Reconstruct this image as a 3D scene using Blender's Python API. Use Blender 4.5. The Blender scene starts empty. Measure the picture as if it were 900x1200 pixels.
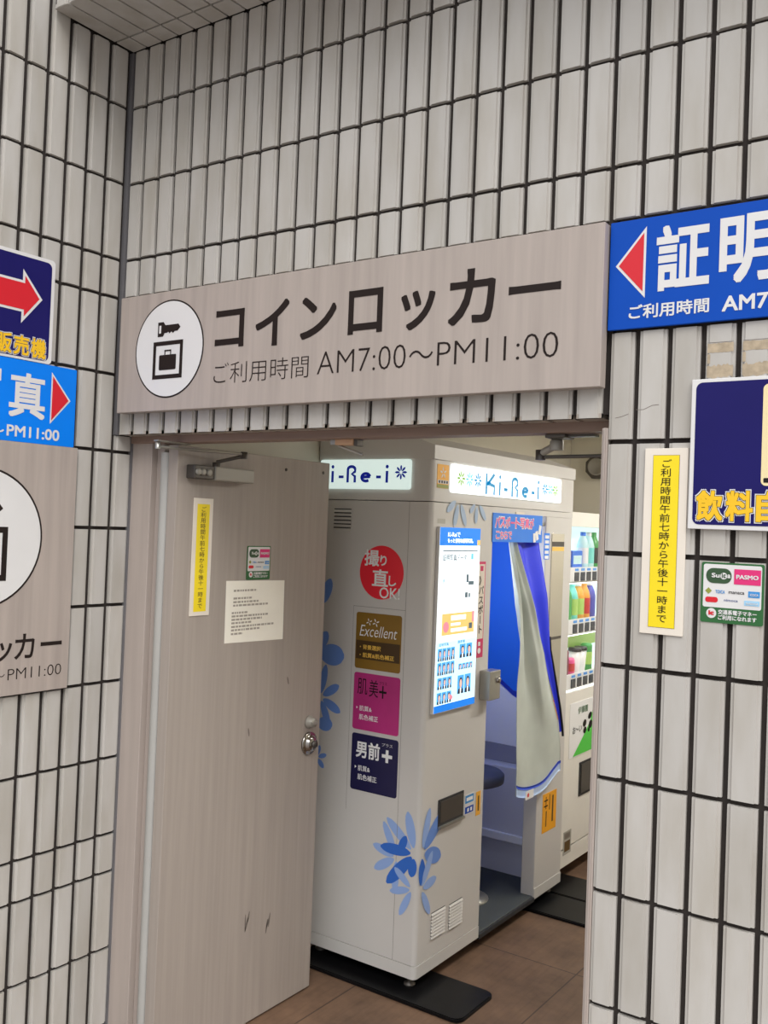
import bpy, bmesh, math, random
from mathutils import Vector, Matrix
random.seed(7)
S = bpy.context.scene
COL = S.collection

# ------------------------------------------------------------------ camera
YAW, PITCH, ROLL = 0.608142, 0.0196073, 0.0387728
_f = Vector((-math.sin(YAW)*math.cos(PITCH), math.cos(YAW)*math.cos(PITCH), math.sin(PITCH)))
_r = Vector((math.cos(YAW), math.sin(YAW), 0)); _u = _r.cross(_f)
R0 = _r*math.cos(ROLL) + _u*math.sin(ROLL); U0 = -_r*math.sin(ROLL) + _u*math.cos(ROLL)
cam = bpy.data.cameras.new('camera'); camo = bpy.data.objects.new('camera', cam); COL.objects.link(camo)
M = Matrix.Identity(4)
for i in range(3):
    M[i][0], M[i][1], M[i][2] = R0[i], U0[i], -_f[i]
M.translation = Vector((2.35652, -1.92095, 1.68)); camo.matrix_world = M
cam.sensor_fit = 'VERTICAL'; cam.sensor_height = 36; cam.sensor_width = 27
cam.lens = 1110.48/1200*36; cam.shift_y = -5.1/1200; cam.shift_x = -0.1/1200
cam.clip_start = .02
S.camera = camo

# ------------------------------------------------------------------ light and exposure
S.view_settings.view_transform = 'Standard'; S.view_settings.look = 'None'
S.view_settings.gamma = 1; S.view_settings.exposure = 0.15; S.view_settings.use_curve_mapping = False
W = bpy.data.worlds.new('sky'); S.world = W; W.use_nodes = True
bg = W.node_tree.nodes['Background']; bg.inputs[1].default_value = 1.0
_nt = W.node_tree; _tc = _nt.nodes.new('ShaderNodeTexCoord'); _sp = _nt.nodes.new('ShaderNodeSeparateXYZ'); _rp = _nt.nodes.new('ShaderNodeValToRGB')
_nt.links.new(_tc.outputs['Generated'], _sp.inputs[0]); _nt.links.new(_sp.outputs['Z'], _rp.inputs[0]); _nt.links.new(_rp.outputs[0], bg.inputs[0])
_rp.color_ramp.elements[0].position = .12; _rp.color_ramp.elements[0].color = (.52, .53, .54, 1)      # buildings across the street
_rp.color_ramp.elements[1].position = .42; _rp.color_ramp.elements[1].color = (1.42, 1.46, 1.5, 1)   # overcast sky above them
sun = bpy.data.lights.new('hazy_sun', 'SUN'); sun.energy = 1.8; sun.angle = math.radians(36); sun.color = (1, .98, .95)
suno = bpy.data.objects.new('hazy_sun', sun); COL.objects.link(suno)
suno.rotation_euler = Vector((-.50, .46, -.74)).to_track_quat('-Z', 'Y').to_euler()
def area(name, loc, sx, sy, e, color):
    l = bpy.data.lights.new(name, 'AREA'); l.shape = 'RECTANGLE'; l.size = sx; l.size_y = sy; l.energy = e; l.color = color
    o = bpy.data.objects.new(name, l); o.location = loc; COL.objects.link(o); return o
area('ceiling_lamp_light', (1.45, 2.7, 2.30), .25, 1.1, 27, (1, .97, .92))
area('entry_fill_light', (1.5, 1.38, 2.30), .25, .6, 9, (1, .96, .88))  # unseen lamp, added to brighten the inner wall over the door
area('booth_inner_light', (.27, 1.50, 1.50),  .26, .30, 2.0, (.95, .97, 1)).rotation_euler = (math.radians(80), 0, 0)

# ------------------------------------------------------------------ helpers
def lin(c):
    c /= 255.0
    return c/12.92 if c <= .04045 else ((c+.055)/1.055)**2.4
MATS = {}
def mat(name, rgb, k=.75, rough=.5, metal=0, emit=0, var=0, scale=8, grain=None, spec=.5, bump=0):
    """rgb as it shows in daylight, k the light that falls there"""
    m = bpy.data.materials.new(name); m.use_nodes = True; nt = m.node_tree; p = nt.nodes['Principled BSDF']
    c = tuple(min(.93, lin(v)/k) for v in rgb) + (1,)
    p.inputs['Base Color'].default_value = c; p.inputs['Roughness'].default_value = rough
    p.inputs['Metallic'].default_value = metal; p.inputs['Specular IOR Level'].default_value = spec
    if emit:
        p.inputs['Emission Color'].default_value = tuple(lin(v) for v in rgb) + (1,); p.inputs['Emission Strength'].default_value = emit
    if var:
        tc = nt.nodes.new('ShaderNodeTexCoord'); mp = nt.nodes.new('ShaderNodeMapping'); nz = nt.nodes.new('ShaderNodeTexNoise')
        nz.inputs['Scale'].default_value = scale; nz.inputs['Detail'].default_value = 6
        if grain: mp.inputs['Scale'].default_value = grain
        nt.links.new(tc.outputs['Object'], mp.inputs[0]); nt.links.new(mp.outputs[0], nz.inputs['Vector'])
        rp = nt.nodes.new('ShaderNodeValToRGB')
        rp.color_ramp.elements[0].position = .3; rp.color_ramp.elements[1].position = .7
        rp.color_ramp.elements[0].color = tuple(v*(1-var) for v in c[:3]) + (1,)
        rp.color_ramp.elements[1].color = tuple(min(.95, v*(1+var)) for v in c[:3]) + (1,)
        nt.links.new(nz.outputs[0], rp.inputs[0]); nt.links.new(rp.outputs[0], p.inputs['Base Color'])
        if bump:
            b = nt.nodes.new('ShaderNodeBump'); b.inputs['Strength'].default_value = bump; b.inputs['Distance'].default_value = .002
            nt.links.new(nz.outputs[0], b.inputs['Height']); nt.links.new(b.outputs[0], p.inputs['Normal'])
    MATS[name] = m
    return m

class MB:
    def __init__(s): s.v, s.f, s.m, s.names, s.sm = [], [], [], [], []
    def mi(s, n):
        if n not in s.names: s.names.append(n)
        return s.names.index(n)
    def add(s, vs, fs, m, smooth=False):
        b = len(s.v); s.v += [tuple(v) for v in vs]; i = s.mi(m)
        for f in fs: s.f.append([b+k for k in f]); s.m.append(i); s.sm.append(smooth)
        return s
    def bx(s, x0, x1, y0, y1, z0, z1, m, bev=0, seg=2):
        if bev:
            bm = bmesh.new(); bmesh.ops.create_cube(bm, size=1)
            for v in bm.verts:
                v.co = Vector(((x0+x1)/2 + v.co.x*(x1-x0), (y0+y1)/2 + v.co.y*(y1-y0), (z0+z1)/2 + v.co.z*(z1-z0)))
            bmesh.ops.bevel(bm, geom=list(bm.edges), offset=bev, segments=seg, affect='EDGES', profile=.5)
            bm.verts.index_update()
            s.add([v.co.copy() for v in bm.verts], [[v.index for v in f.verts] for f in bm.faces], m); bm.free(); return s
        vs = [(x, y, z) for z in (z0, z1) for y in (y0, y1) for x in (x0, x1)]
        return s.add(vs, [(0,2,3,1), (4,5,7,6), (0,1,5,4), (2,6,7,3), (0,4,6,2), (1,3,7,5)], m)
    def prism(s, pts, fn, a, b, m):
        """polygon pts (2d) extruded: fn(u, v, n) -> 3d"""
        n = len(pts)
        vs = [fn(u, v, a) for u, v in pts] + [fn(u, v, b) for u, v in pts]
        fs = [list(range(n))[::-1], list(range(n, 2*n))] + [(i, (i+1) % n, n+(i+1) % n, n+i) for i in range(n)]
        return s.add(vs, fs, m)
    def flat(s, pts, fn, n, m):
        return s.add([fn(u, v, n) for u, v in pts], [list(range(len(pts)))], m)
    def tube(s, pts, r, m, seg=10, cap=True):
        pts = [Vector(p) for p in pts]; rings = []
        for i, p in enumerate(pts):
            d = (pts[min(i+1, len(pts)-1)] - pts[max(i-1, 0)]).normalized()
            a = d.orthogonal().normalized() if i == 0 else (a - d*a.dot(d)).normalized()
            b = d.cross(a); rr = r[i] if isinstance(r, (list, tuple)) else r
            rings.append([p + a*math.cos(t*2*math.pi/seg)*rr + b*math.sin(t*2*math.pi/seg)*rr for t in range(seg)])
        vs = [v for g in rings for v in g]
        fs = [(i*seg+t, i*seg+(t+1) % seg, (i+1)*seg+(t+1) % seg, (i+1)*seg+t) for i in range(len(pts)-1) for t in range(seg)]
        s.add(vs, fs, m, True)
        if cap: s.add(rings[0], [list(range(seg))[::-1]], m); s.add(rings[-1], [list(range(seg))], m)
        return s
    def lathe(s, prof, o, axis, m, seg=24):
        """prof: (radius, distance along axis)"""
        ax = Vector(axis).normalized(); a = ax.orthogonal().normalized(); b = ax.cross(a); o = Vector(o)
        vs = [o + ax*h + (a*math.cos(t*2*math.pi/seg) + b*math.sin(t*2*math.pi/seg))*max(r, 1e-5) for r, h in prof for t in range(seg)]
        fs = [(i*seg+t, i*seg+(t+1) % seg, (i+1)*seg+(t+1) % seg, (i+1)*seg+t) for i in range(len(prof)-1) for t in range(seg)]
        s.add(vs, fs, m, True)
        k = len(prof)-1
        return s.add(vs[k*seg:], [list(range(seg))], m).add(vs[:seg], [list(range(seg))[::-1]], m)
    def text(s, body, fn, n, m, u0, u1, v0, v1, off=0, shear=0, mode='box', rot=0):
        """writes body so that its ink fills the box; mode 'w' keeps the letters' own proportion by width"""
        bold = off if off > .015 else 0
        vs, fs = glyphs(body, 0 if bold else off, shear)
        lay = [0]*len(vs)
        if bold:
            base, bf = vs, fs; vs, fs, lay = list(base), list(bf), list(lay)
            for q, (dx, dy) in enumerate(((1, 1), (1, -1), (-1, 1), (-1, -1), (1, 0), (-1, 0), (0, 1), (0, -1))):
                k = len(vs)
                vs += [(x+bold*dx, y+bold*dy) for x, y in base]; fs += [[k+i for i in f] for f in bf]; lay += [(q+1)*4e-5]*len(base)
        xs = [v[0] for v in vs]; ys = [v[1] for v in vs]
        ax, bx_, ay, by = min(xs), max(xs), min(ys), max(ys)
        sx = (u1-u0)/(bx_-ax); sy = (v1-v0)/max(by-ay, 1e-6)
        if mode == 'w': sy = sx
        out = []
        cu, cv = (u0+u1)/2, (v0+v1)/2
        for (x, y), dn in zip(vs, lay):
            u = u0+(x-ax)*sx; v = (cv + (y-(ay+by)/2)*sy)
            if rot:
                du, dv = u-cu, v-cv; u, v = cu+du*math.cos(rot)-dv*math.sin(rot), cv+du*math.sin(rot)+dv*math.cos(rot)
            out.append(fn(u, v, n+dn))
        return s.add(out, fs, m)
    def column(s, body, fn, n, m, cu, w, v1, v0, off=0):
        """characters set one under the other between v1 (top) and v0"""
        p = (v1-v0)/len(body)
        for i, ch in enumerate(body):
            vs, fs = glyphs(ch, off, 0)
            k = min(w, p*1.02)
            em = [( (x-.5), (y-.38)) for x, y in vs]
            if ch in 'ー～': em = [(-(y), -x) for x, y in em]
            cv = v1-(i+.5)*p
            s.add([fn(cu+x*w, cv+y*p*.98, n) for x, y in em], fs, m)
        return s
    def build(s, name, parent=None, mod=None):
        me = bpy.data.meshes.new(name); me.from_pydata(s.v, [], s.f); me.update()
        for n in s.names: me.materials.append(MATS[n])
        for i, p in enumerate(me.polygons): p.material_index = s.m[i]; p.use_smooth = s.sm[i]
        o = bpy.data.objects.new(name, me); COL.objects.link(o)
        if parent:
            o.parent = parent
            if parent.type == 'EMPTY': o.matrix_parent_inverse = Matrix.Translation(-Vector(parent.location))
        return o
_G = {}
def glyphs(body, off=0, shear=0):
    k = (body, off, shear)
    if k not in _G:
        c = bpy.data.curves.new('lettering', 'FONT'); c.body = body; c.resolution_u = 3; c.offset = off; c.shear = shear
        o = bpy.data.objects.new('lettering', c); COL.objects.link(o)
        me = o.to_mesh(); _G[k] = ([(v.co.x, v.co.y) for v in me.vertices], [list(p.vertices) for p in me.polygons])
        o.to_mesh_clear(); bpy.data.objects.remove(o); bpy.data.curves.remove(c)
    return _G[k]
def tag(o, label, cat, group=None):
    o['label'] = label; o['category'] = cat
    if group: o['group'] = group
    return o
def thing(name, loc, label, cat, group=None):
    o = bpy.data.objects.new(name, None); o.location = loc; o.empty_display_size = .05; COL.objects.link(o)
    return tag(o, label, cat, group)
def struct(o): o['kind'] = 'structure'; return o
def BK(y0): return lambda u, v, n=0: (u, y0-n, v)          # a plane facing the street
def LF(x0): return lambda u, v, n=0: (x0+n, u, v)          # a plane facing right, into the passage
def rr(u0, u1, v0, v1, r, k=6):
    pts = []
    for cu, cv, a in ((u1-r, v1-r, 0), (u0+r, v1-r, 90), (u0+r, v0+r, 180), (u1-r, v0+r, 270)):
        for i in range(k+1):
            t = math.radians(a+90*i/k); pts.append((cu+r*math.cos(t), cv+r*math.sin(t)))
    return pts
def rc(u0, u1, v0, v1): return [(u0, v0), (u1, v0), (u1, v1), (u0, v1)]
def el(cu, cv, a, b=None, k=40, rot=0):
    b = b or a; o = []
    for i in range(k):
        t = 2*math.pi*i/k; x, y = a*math.cos(t), b*math.sin(t)
        o.append((cu+x*math.cos(rot)-y*math.sin(rot), cv+x*math.sin(rot)+y*math.cos(rot)))
    return o
def petal(cu, cv, ang, r0, r1, w, k=9):
    """slim leaf from r0 to r1 along ang"""
    a = math.radians(ang); L = []; Rr = []
    for i in range(k+1):
        t = i/k; r = r0+(r1-r0)*t; h = w/2*max(.03, 1-(2*t**1.08-1)**2)**.5*.92
        L.append((r, h)); Rr.append((r, -h))
    return [(cu+x*math.cos(a)-y*math.sin(a), cv+x*math.sin(a)+y*math.cos(a)) for x, y in Rr+L[::-1]]

# ------------------------------------------------------------------ materials
def tile_mat():
    m = mat('wall_tile', (169, 165, 160), .75, .38, spec=.4); nt = m.node_tree; p = nt.nodes['Principled BSDF']
    g = nt.nodes.new('ShaderNodeNewGeometry'); tc = nt.nodes.new('ShaderNodeTexCoord')
    rp = nt.nodes.new('ShaderNodeValToRGB'); c = p.inputs['Base Color'].default_value[:3]
    rp.color_ramp.elements[0].color = tuple(v*.93 for v in c)+(1,); rp.color_ramp.elements[1].color = tuple(v*1.05 for v in c)+(1,)
    nt.links.new(g.outputs['Random Per Island'], rp.inputs[0])
    nz = nt.nodes.new('ShaderNodeTexNoise'); nz.inputs['Scale'].default_value = 14; nz.inputs['Detail'].default_value = 7
    mp = nt.nodes.new('ShaderNodeMapping'); mp.inputs['Scale'].default_value = (1, 1, .25)
    nt.links.new(tc.outputs['Object'], mp.inputs[0]); nt.links.new(mp.outputs[0], nz.inputs['Vector'])
    r2 = nt.nodes.new('ShaderNodeValToRGB'); r2.color_ramp.elements[0].position = .32; r2.color_ramp.elements[1].position = .6
    r2.color_ramp.elements[0].color = (.86, .84, .8, 1); r2.color_ramp.elements[1].color = (1, 1, 1, 1)
    nt.links.new(nz.outputs[0], r2.inputs[0])
    mx = nt.nodes.new('ShaderNodeMix'); mx.data_type = 'RGBA'; mx.blend_type = 'MULTIPLY'; mx.inputs[0].default_value = 1
    nt.links.new(rp.outputs[0], mx.inputs[6]); nt.links.new(r2.outputs[0], mx.inputs[7])
    nt.links.new(mx.outputs[2], p.inputs['Base Color'])
tile_mat()
mat('rust_stain', (156, 141, 120), .75, .8, var=.22, scale=60)
mat('tile_return_shaded', (150, 140, 130), .75, .4, var=.06)  # browner than the wall tiles: shade under the lintel put into the colour
mat('grout', (40, 34, 31), .75, .9, var=.15, scale=30)
mat('sealant', (92, 90, 92), .75, .7, var=.1)
mat('wood_film', (152, 141, 134), .75, .55, var=.09, scale=5, grain=(9, 9, .45))
mat('door_film', (150, 140, 132), .82, .5, var=.07, scale=5, grain=(12, 12, .4))
mat('jamb_film', (152, 141, 134), .75, .55, var=.06, scale=5, grain=(9, 9, .4))
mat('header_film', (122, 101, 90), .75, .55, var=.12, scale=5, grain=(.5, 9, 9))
mat('scuff', (104, 95, 89), .75, .7)
mat('grey_plastic', (150, 148, 144), .75, .5, var=.04)
mat('sign_black', (38, 30, 28), .9, .5, spec=.15)
mat('sign_white', (210, 208, 207), .86, .4, var=.02)
mat('warm_white', (205, 196, 184), .75, .5, var=.04)
mat('sky_blue', (0, 74, 180), 1.0, .45, var=.03, spec=.2)
mat('azure', (0, 116, 222), .80, .45, var=.03, spec=.2)
mat('navy', (24, 20, 88), .85, .4, var=.05, spec=.2)
mat('sign_red', (190, 22, 36), .75, .4)
mat('yellow', (231, 193, 20), .75, .5, var=.03)
mat('gold_letter', (232, 172, 24), .75, .45)
mat('cream_panel', (212, 196, 150), .75, .5)
mat('ink', (28, 24, 24), .85, .6, spec=.2)
mat('brown_ink', (84, 62, 26), .75, .6)
mat('paper', (218, 212, 200), .75, .7, var=.03, scale=12)
mat('paper_ink', (150, 142, 132), .75, .8)
mat('ic_green', (36, 88, 44), .75, .4)
mat('dark_green', (44, 70, 44), .75, .4)
mat('magenta', (196, 40, 104), .75, .4)
mat('logo_blue', (50, 128, 190), .75, .4); mat('logo_light', (140, 184, 212), .75, .4); mat('logo_olive', (128, 132, 52), .75, .4)
mat('logo_navy', (46, 64, 120), .75, .4)
mat('floor_tile_base', (98, 76, 60), .70, .6)
mat('street', (120, 112, 106), .75, .8, var=.1)
mat('room_paint', (200, 195, 182), .78, .7, var=.03, scale=3)
mat('booth_white', (200, 197, 193), .88, .35, var=.025, scale=3)
mat('booth_grey', (150, 148, 140), .62, .5)
mat('seam', (120, 116, 110), .7, .8)
mat('slot_dark', (40, 40, 42), .7, .6)
mat('petal_pale', (122, 146, 190), .62, .4); mat('petal_mid', (86, 118, 178), .62, .4); mat('petal_deep', (38, 88, 168), .62, .4); mat('petal_grey', (140, 158, 180), .62, .4)
mat('red_sticker', (226, 34, 48), .6, .35)
mat('white_print', (236, 230, 230), .7, .4)
mat('bronze', (122, 92, 34), .7, .35, var=.12, scale=6); mat('dark_bronze', (66, 48, 26), .7, .35)
mat('bronze_text', (206, 160, 70), .6, .4)
mat('pink_panel', (168, 44, 112), .75, .35, var=.15, scale=5)
mat('navy_panel', (26, 24, 64), .75, .35, var=.08)
mat('steel', (150, 148, 142), .75, .35, metal=.7, var=.05)
mat('chrome', (150, 146, 142), .75, .18, metal=1)
mat('dark_metal', (82, 78, 74), .75, .4, metal=.6)
mat('closer_grey', (142, 138, 130), .75, .45, metal=.2)
mat('tan_metal', (176, 140, 110), .75, .45)
mat('mirror', (205, 200, 190), .9, .08, metal=1)
mat('black_plate', (13, 13, 15), .9, .38, var=.3, scale=20, spec=.25)
mat('booth_floor', (60, 64, 64), .7, .6, var=.06)
mat('backdrop_blue', (30, 104, 215), .8, .55)
mat('inner_white', (192, 192, 202), .62, .5); mat('inner_lavender', (166, 166, 178), .62, .5); mat('inner_shade', (118, 118, 132), .62, .5)
mat('edge_blue', (22, 40, 140), .6, .5)
mat('stool_blue', (62, 66, 84), .6, .5)
mat('curtain_cloth', (166, 172, 165), .66, .6, var=.05, scale=10); mat('curtain_blue', (30, 44, 190), .6, .45); mat('black_trim', (18, 18, 20), .6, .6)
mat('hem_check', (150, 168, 206), .6, .6); mat('hem_blue', (34, 64, 170), .6, .6)
mat('banner_blue', (40, 108, 198), .6, .5); mat('pink_ink', (216, 84, 132), .6, .5)
mat('orange', (236, 136, 22), .6, .5); mat('gold_sticker', (206, 144, 52), .6, .5)
mat('maroon', (170, 44, 84), .6, .5)
for n, c, e in (('lamp_panel', (238, 248, 252), .95), ('lamp_white', (250, 255, 255), 1.15), ('lamp_back', (206, 232, 232), .85), ('led', (245, 252, 255), 3.0), ('lamp_ice', (205, 236, 246), 1.0), ('lamp_header', (0, 122, 226), .75), ('lamp_pale', (196, 232, 248), .95),
                ('lamp_gold', (232, 196, 116), .7), ('lamp_photo', (70, 160, 226), .85), ('lamp_suit', (30, 44, 60), .5), ('lamp_skin', (226, 186, 176), .8),
                ('lamp_text', (84, 104, 116), .5), ('lamp_pink', (226, 130, 150), .8), ('lamp_bluetext', (0, 138, 188), .55), ('lamp_navytext', (8, 30, 140), .45),
                ('lamp_green', (130, 180, 70), .5), ('lamp_cyan', (110, 205, 228), .6), ('lamp_dusk', (214, 232, 226), .72)):
    mat(n, c, 1.2, .4, emit=e)
mat('vm_white', (200, 197, 190), .65, .35, var=.02); mat('vm_button', (34, 40, 52), .6, .3); mat('vm_tag', (60, 130, 200), .6, .4)
for n, c in (('d_blue', (40, 110, 215)), ('d_clear', (190, 222, 236)), ('d_green', (70, 150, 80)), ('d_lime', (170, 206, 110)), ('d_red', (196, 60, 60)), ('d_pink', (236, 96, 150)),
             ('d_dark', (50, 46, 50)), ('d_white', (232, 234, 230)), ('d_orange', (238, 160, 70)), ('d_violet', (84, 90, 180)), ('d_teal', (120, 210, 200)), ('d_maroon', (120, 50, 66))):
    mat(n, c, .8, .3)
mat('poster_green', (60, 170, 50), .6, .4); mat('poster_grey', (206, 210, 206), .6, .4)

def glass_mat():
    m = bpy.data.materials.new('clear_glass'); m.use_nodes = True; nt = m.node_tree; nt.nodes.clear()
    o = nt.nodes.new('ShaderNodeOutputMaterial'); t = nt.nodes.new('ShaderNodeBsdfTransparent'); g = nt.nodes.new('ShaderNodeBsdfGlossy')
    g.inputs['Roughness'].default_value = .02; mx = nt.nodes.new('ShaderNodeMixShader'); mx.inputs[0].default_value = .04
    nt.links.new(t.outputs[0], mx.inputs[1]); nt.links.new(g.outputs[0], mx.inputs[2]); nt.links.new(mx.outputs[0], o.inputs[0]); MATS['clear_glass'] = m
glass_mat()

def floor_mat():
    m = MATS['floor_tile_base']; nt = m.node_tree; p = nt.nodes['Principled BSDF']
    tc = nt.nodes.new('ShaderNodeTexCoord'); mp = nt.nodes.new('ShaderNodeMapping'); mp.inputs['Location'].default_value = (.27, .27, 0)
    br = nt.nodes.new('ShaderNodeTexBrick'); br.offset = 0; br.inputs['Scale'].default_value = 1
    br.inputs['Brick Width'].default_value = .6; br.inputs['Row Height'].default_value = .6; br.inputs['Mortar Size'].default_value = .003
    c = p.inputs['Base Color'].default_value[:3]
    br.inputs['Color1'].default_value = c+(1,); br.inputs['Color2'].default_value = tuple(v*.9 for v in c)+(1,); br.inputs['Mortar'].default_value = tuple(v*.35 for v in c)+(1,)
    nt.links.new(tc.outputs['Object'], mp.inputs[0]); nt.links.new(mp.outputs[0], br.inputs['Vector'])
    nz = nt.nodes.new('ShaderNodeTexNoise'); nz.inputs['Scale'].default_value = 5; nz.inputs['Detail'].default_value = 9; nz.inputs['Roughness'].default_value = .7
    nt.links.new(tc.outputs['Object'], nz.inputs['Vector'])
    r = nt.nodes.new('ShaderNodeValToRGB'); r.color_ramp.elements[0].position = .35; r.color_ramp.elements[1].position = .65
    r.color_ramp.elements[0].color = (.62, .6, .58, 1); r.color_ramp.elements[1].color = (1.1, 1.08, 1.05, 1)
    nt.links.new(nz.outputs[0], r.inputs[0])
    # worn streaks that run the length of the passage
    mp2 = nt.nodes.new('ShaderNodeMapping'); mp2.inputs['Scale'].default_value = (44, 2.2, 1); n2 = nt.nodes.new('ShaderNodeTexNoise'); n2.inputs['Scale'].default_value = 1.5; n2.inputs['Detail'].default_value = 8
    nt.links.new(tc.outputs['Object'], mp2.inputs[0]); nt.links.new(mp2.outputs[0], n2.inputs['Vector'])
    r2 = nt.nodes.new('ShaderNodeValToRGB'); r2.color_ramp.elements[0].position = .36; r2.color_ramp.elements[1].position = .5
    r2.color_ramp.elements[0].color = (.6, .55, .5, 1); r2.color_ramp.elements[1].color = (1, 1, 1, 1)
    nt.links.new(n2.outputs[0], r2.inputs[0])
    a = nt.nodes.new('ShaderNodeMix'); a.data_type = 'RGBA'; a.blend_type = 'MULTIPLY'; a.inputs[0].default_value = 1
    b = nt.nodes.new('ShaderNodeMix'); b.data_type = 'RGBA'; b.blend_type = 'MULTIPLY'; b.inputs[0].default_value = .3
    nt.links.new(br.outputs[0], a.inputs[6]); nt.links.new(r.outputs[0], a.inputs[7]); nt.links.new(a.outputs[2], b.inputs[6]); nt.links.new(r2.outputs[0], b.inputs[7])
    nt.links.new(b.outputs[2], p.inputs['Base Color'])
floor_mat()

# ------------------------------------------------------------------ structure
PB, PL = .0687, .0713
OPEN_R, LINT = 1.592, 1.93
ROWS = [3.6515, 3.415, 3.1785, 2.942, 2.7055, 2.469, 2.351, 2.1145, 1.878, 1.6415, 1.405, 1.1685, .932, .6955, .577, .3405, .104, 0.0]
GU, GV = .0115, .0105
def one_tile(mb, fn, u0, u1, v0, v1, m='wall_tile'):
    if u1-u0 < .02 or v1-v0 < .012: return
    fl = min(.006, (u1-u0)*.15)
    prof = [(u0, -.014), (u0, -.0045), (u0+fl, -.0045), (u0+fl+.0015, 0), (u1-fl-.0015, 0), (u1-fl, -.0045), (u1, -.0045), (u1, -.014)]
    k = len(prof); vs = [fn(u, v0, n) for u, n in prof] + [fn(u, v1, n) for u, n in prof]
    fs = [(i, i+1, k+i+1, k+i) for i in range(k-1)] + [list(range(k))[::-1], list(range(k, 2*k))]
    mb.add(vs, fs, m)
def spans(js): return list(zip(js[:-1], js[1:]))
rows = [(b, a) for a, b in spans(ROWS)]

# back wall: lintel over the doorway and the pier at its right
g = MB()
g.bx(-.012, OPEN_R, .012, .12, LINT+.008, 3.65, 'grout'); g.bx(OPEN_R+.006, 2.9, .012, .12, 0, 3.65, 'grout')
xs = [0.004] + [PB*i for i in range(1, 43)]
for u0, u1 in spans(xs):
    for v0, v1 in rows:
        if v0 > 3.12: continue
        t = min(v1-GV/2, 3.1185); b = v0+GV/2
        over = (u0+u1)/2 < OPEN_R
        if over: b = max(b, LINT)
        if t < b+.02: continue
        if not over and u0 < OPEN_R < u1 and b < LINT:        # tile column cut by the doorway edge
            if t > LINT+.02: one_tile(g, BK(0), OPEN_R, u1-GU/2, b, t)
            else: one_tile(g, BK(0), OPEN_R, u1-GU/2, b, t)
        else: one_tile(g, BK(0), u0+GU/2, u1-GU/2, b, t)
for u0, u1 in spans([x for x in xs if x < OPEN_R]):           # tiles turned under the lintel
    g.bx(u0+GU/2, u1-GU/2, .004, .058, LINT, LINT+.01, 'tile_return_shaded')
# old chips and rusty mortar smears on the tiles below the blue sign
def ragged(u0, u1, v0, v1, j, k=14):
    lo = [v0+random.uniform(0, j) for _ in range(k+1)]; hi = [v1-random.uniform(0, j) for _ in range(k+1)]
    us = [u0+(u1-u0)*i/k for i in range(k+1)]
    g.add([(u, -.0004, v) for u, v in zip(us, lo)] + [(u, -.0004, v) for u, v in zip(us, hi)], [(i, i+1, k+2+i, k+1+i) for i in range(k)], 'rust_stain')
for u0, u1 in ((1.7955, 1.8465), (1.8642, 1.9152)):
    ragged(u0, u1, 2.052, 2.072, .0015); ragged(u0, u1, 2.000, 2.030, .006)
    ragged(u0, u0+.006, 2.0305, 2.0505, .001, 3); g.flat(rc(u0, u1, 2.0725, 2.0735), BK(0), .0004, 'scuff')
for pl in ([(1.607, 1.928), (1.622, 1.931), (1.636, 1.936)], [(1.652, 1.944), (1.668, 1.944), (1.686, 1.952), (1.700, 1.953)]):
    g.tube([BK(0)(u, v, .0) for u, v in pl], .0006, 'scuff', 5)
struct(g.build('wall_back'))

# left wall with its return into the doorway
g = MB()
g.bx(-.16, -.012, -1.9, .066, 0, 3.65, 'grout')
ys = [.066, -.006] + [-.006-PL*i for i in range(1, 24)]
for a, b in spans(ys):
    for v0, v1 in rows:
        t = v1-GV/2
        if b > -.27: t = min(t, 3.1185)
        lo = b+.0073; hi = a-.0073
        if a == .066: hi = a-.004; t = min(t, LINT-.002)
        if v0 > 3.12 and b > -.27: continue
        one_tile(g, LF(0), lo, hi, v0+GV/2, t)
struct(g.build('wall_left'))
# dark filler in the inside corner
struct(MB().bx(-.012, .006, -.002, .014, LINT, 3.12, 'sealant').bx(-.012, .002, .062, .07, 0, LINT, 'sealant').build('trim_1'))
# beam above with tiled underside
g = MB(); g.bx(-.012, 2.9, -.278, .012, 3.132, 3.65, 'grout')
def UND(u, v, n): return (u, v, 3.12-n)
for u0, u1 in spans(xs):
    g.bx(u0+GU*.3, u1-GU*.3, -.069, -.003, 3.12, 3.133, 'wall_tile', .001); g.bx(u0+GU*.3, u1-GU*.3, -.289, -.076, 3.12, 3.133, 'wall_tile', .001)
    one_tile(g, BK(-.29), u0+GU/2, u1-GU/2, 3.122, 3.35); one_tile(g, BK(-.29), u0+GU/2, u1-GU/2, 3.36, 3.6)
struct(g.build('wall_beam'))

# timber-film lining of the doorway
j = MB(); j.bx(-.004, .09, .068, .16, 0, LINT, 'jamb_film', .002); j.bx(.09, .122, .09, .16, 0, LINT, 'jamb_film', .002)
struct(j.build('trim_2'))
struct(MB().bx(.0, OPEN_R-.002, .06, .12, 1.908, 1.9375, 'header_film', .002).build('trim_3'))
r_ = MB(); r_.bx(1.577, 1.5905, .003, .12, 0, 1.908, 'jamb_film', .002).bx(1.5835, 1.5865, -.0005, .003, 0, 1.908, 'jamb_film')
struct(r_.build('trim_4'))
tag(MB().tube([(.1455, .082, .0), (.1455, .082, 1.88)], .0195, 'grey_plastic', 14).build('hinge_guard'),
    'grey round plastic guard strip running up beside the door hinges', 'guard strip')

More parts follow.
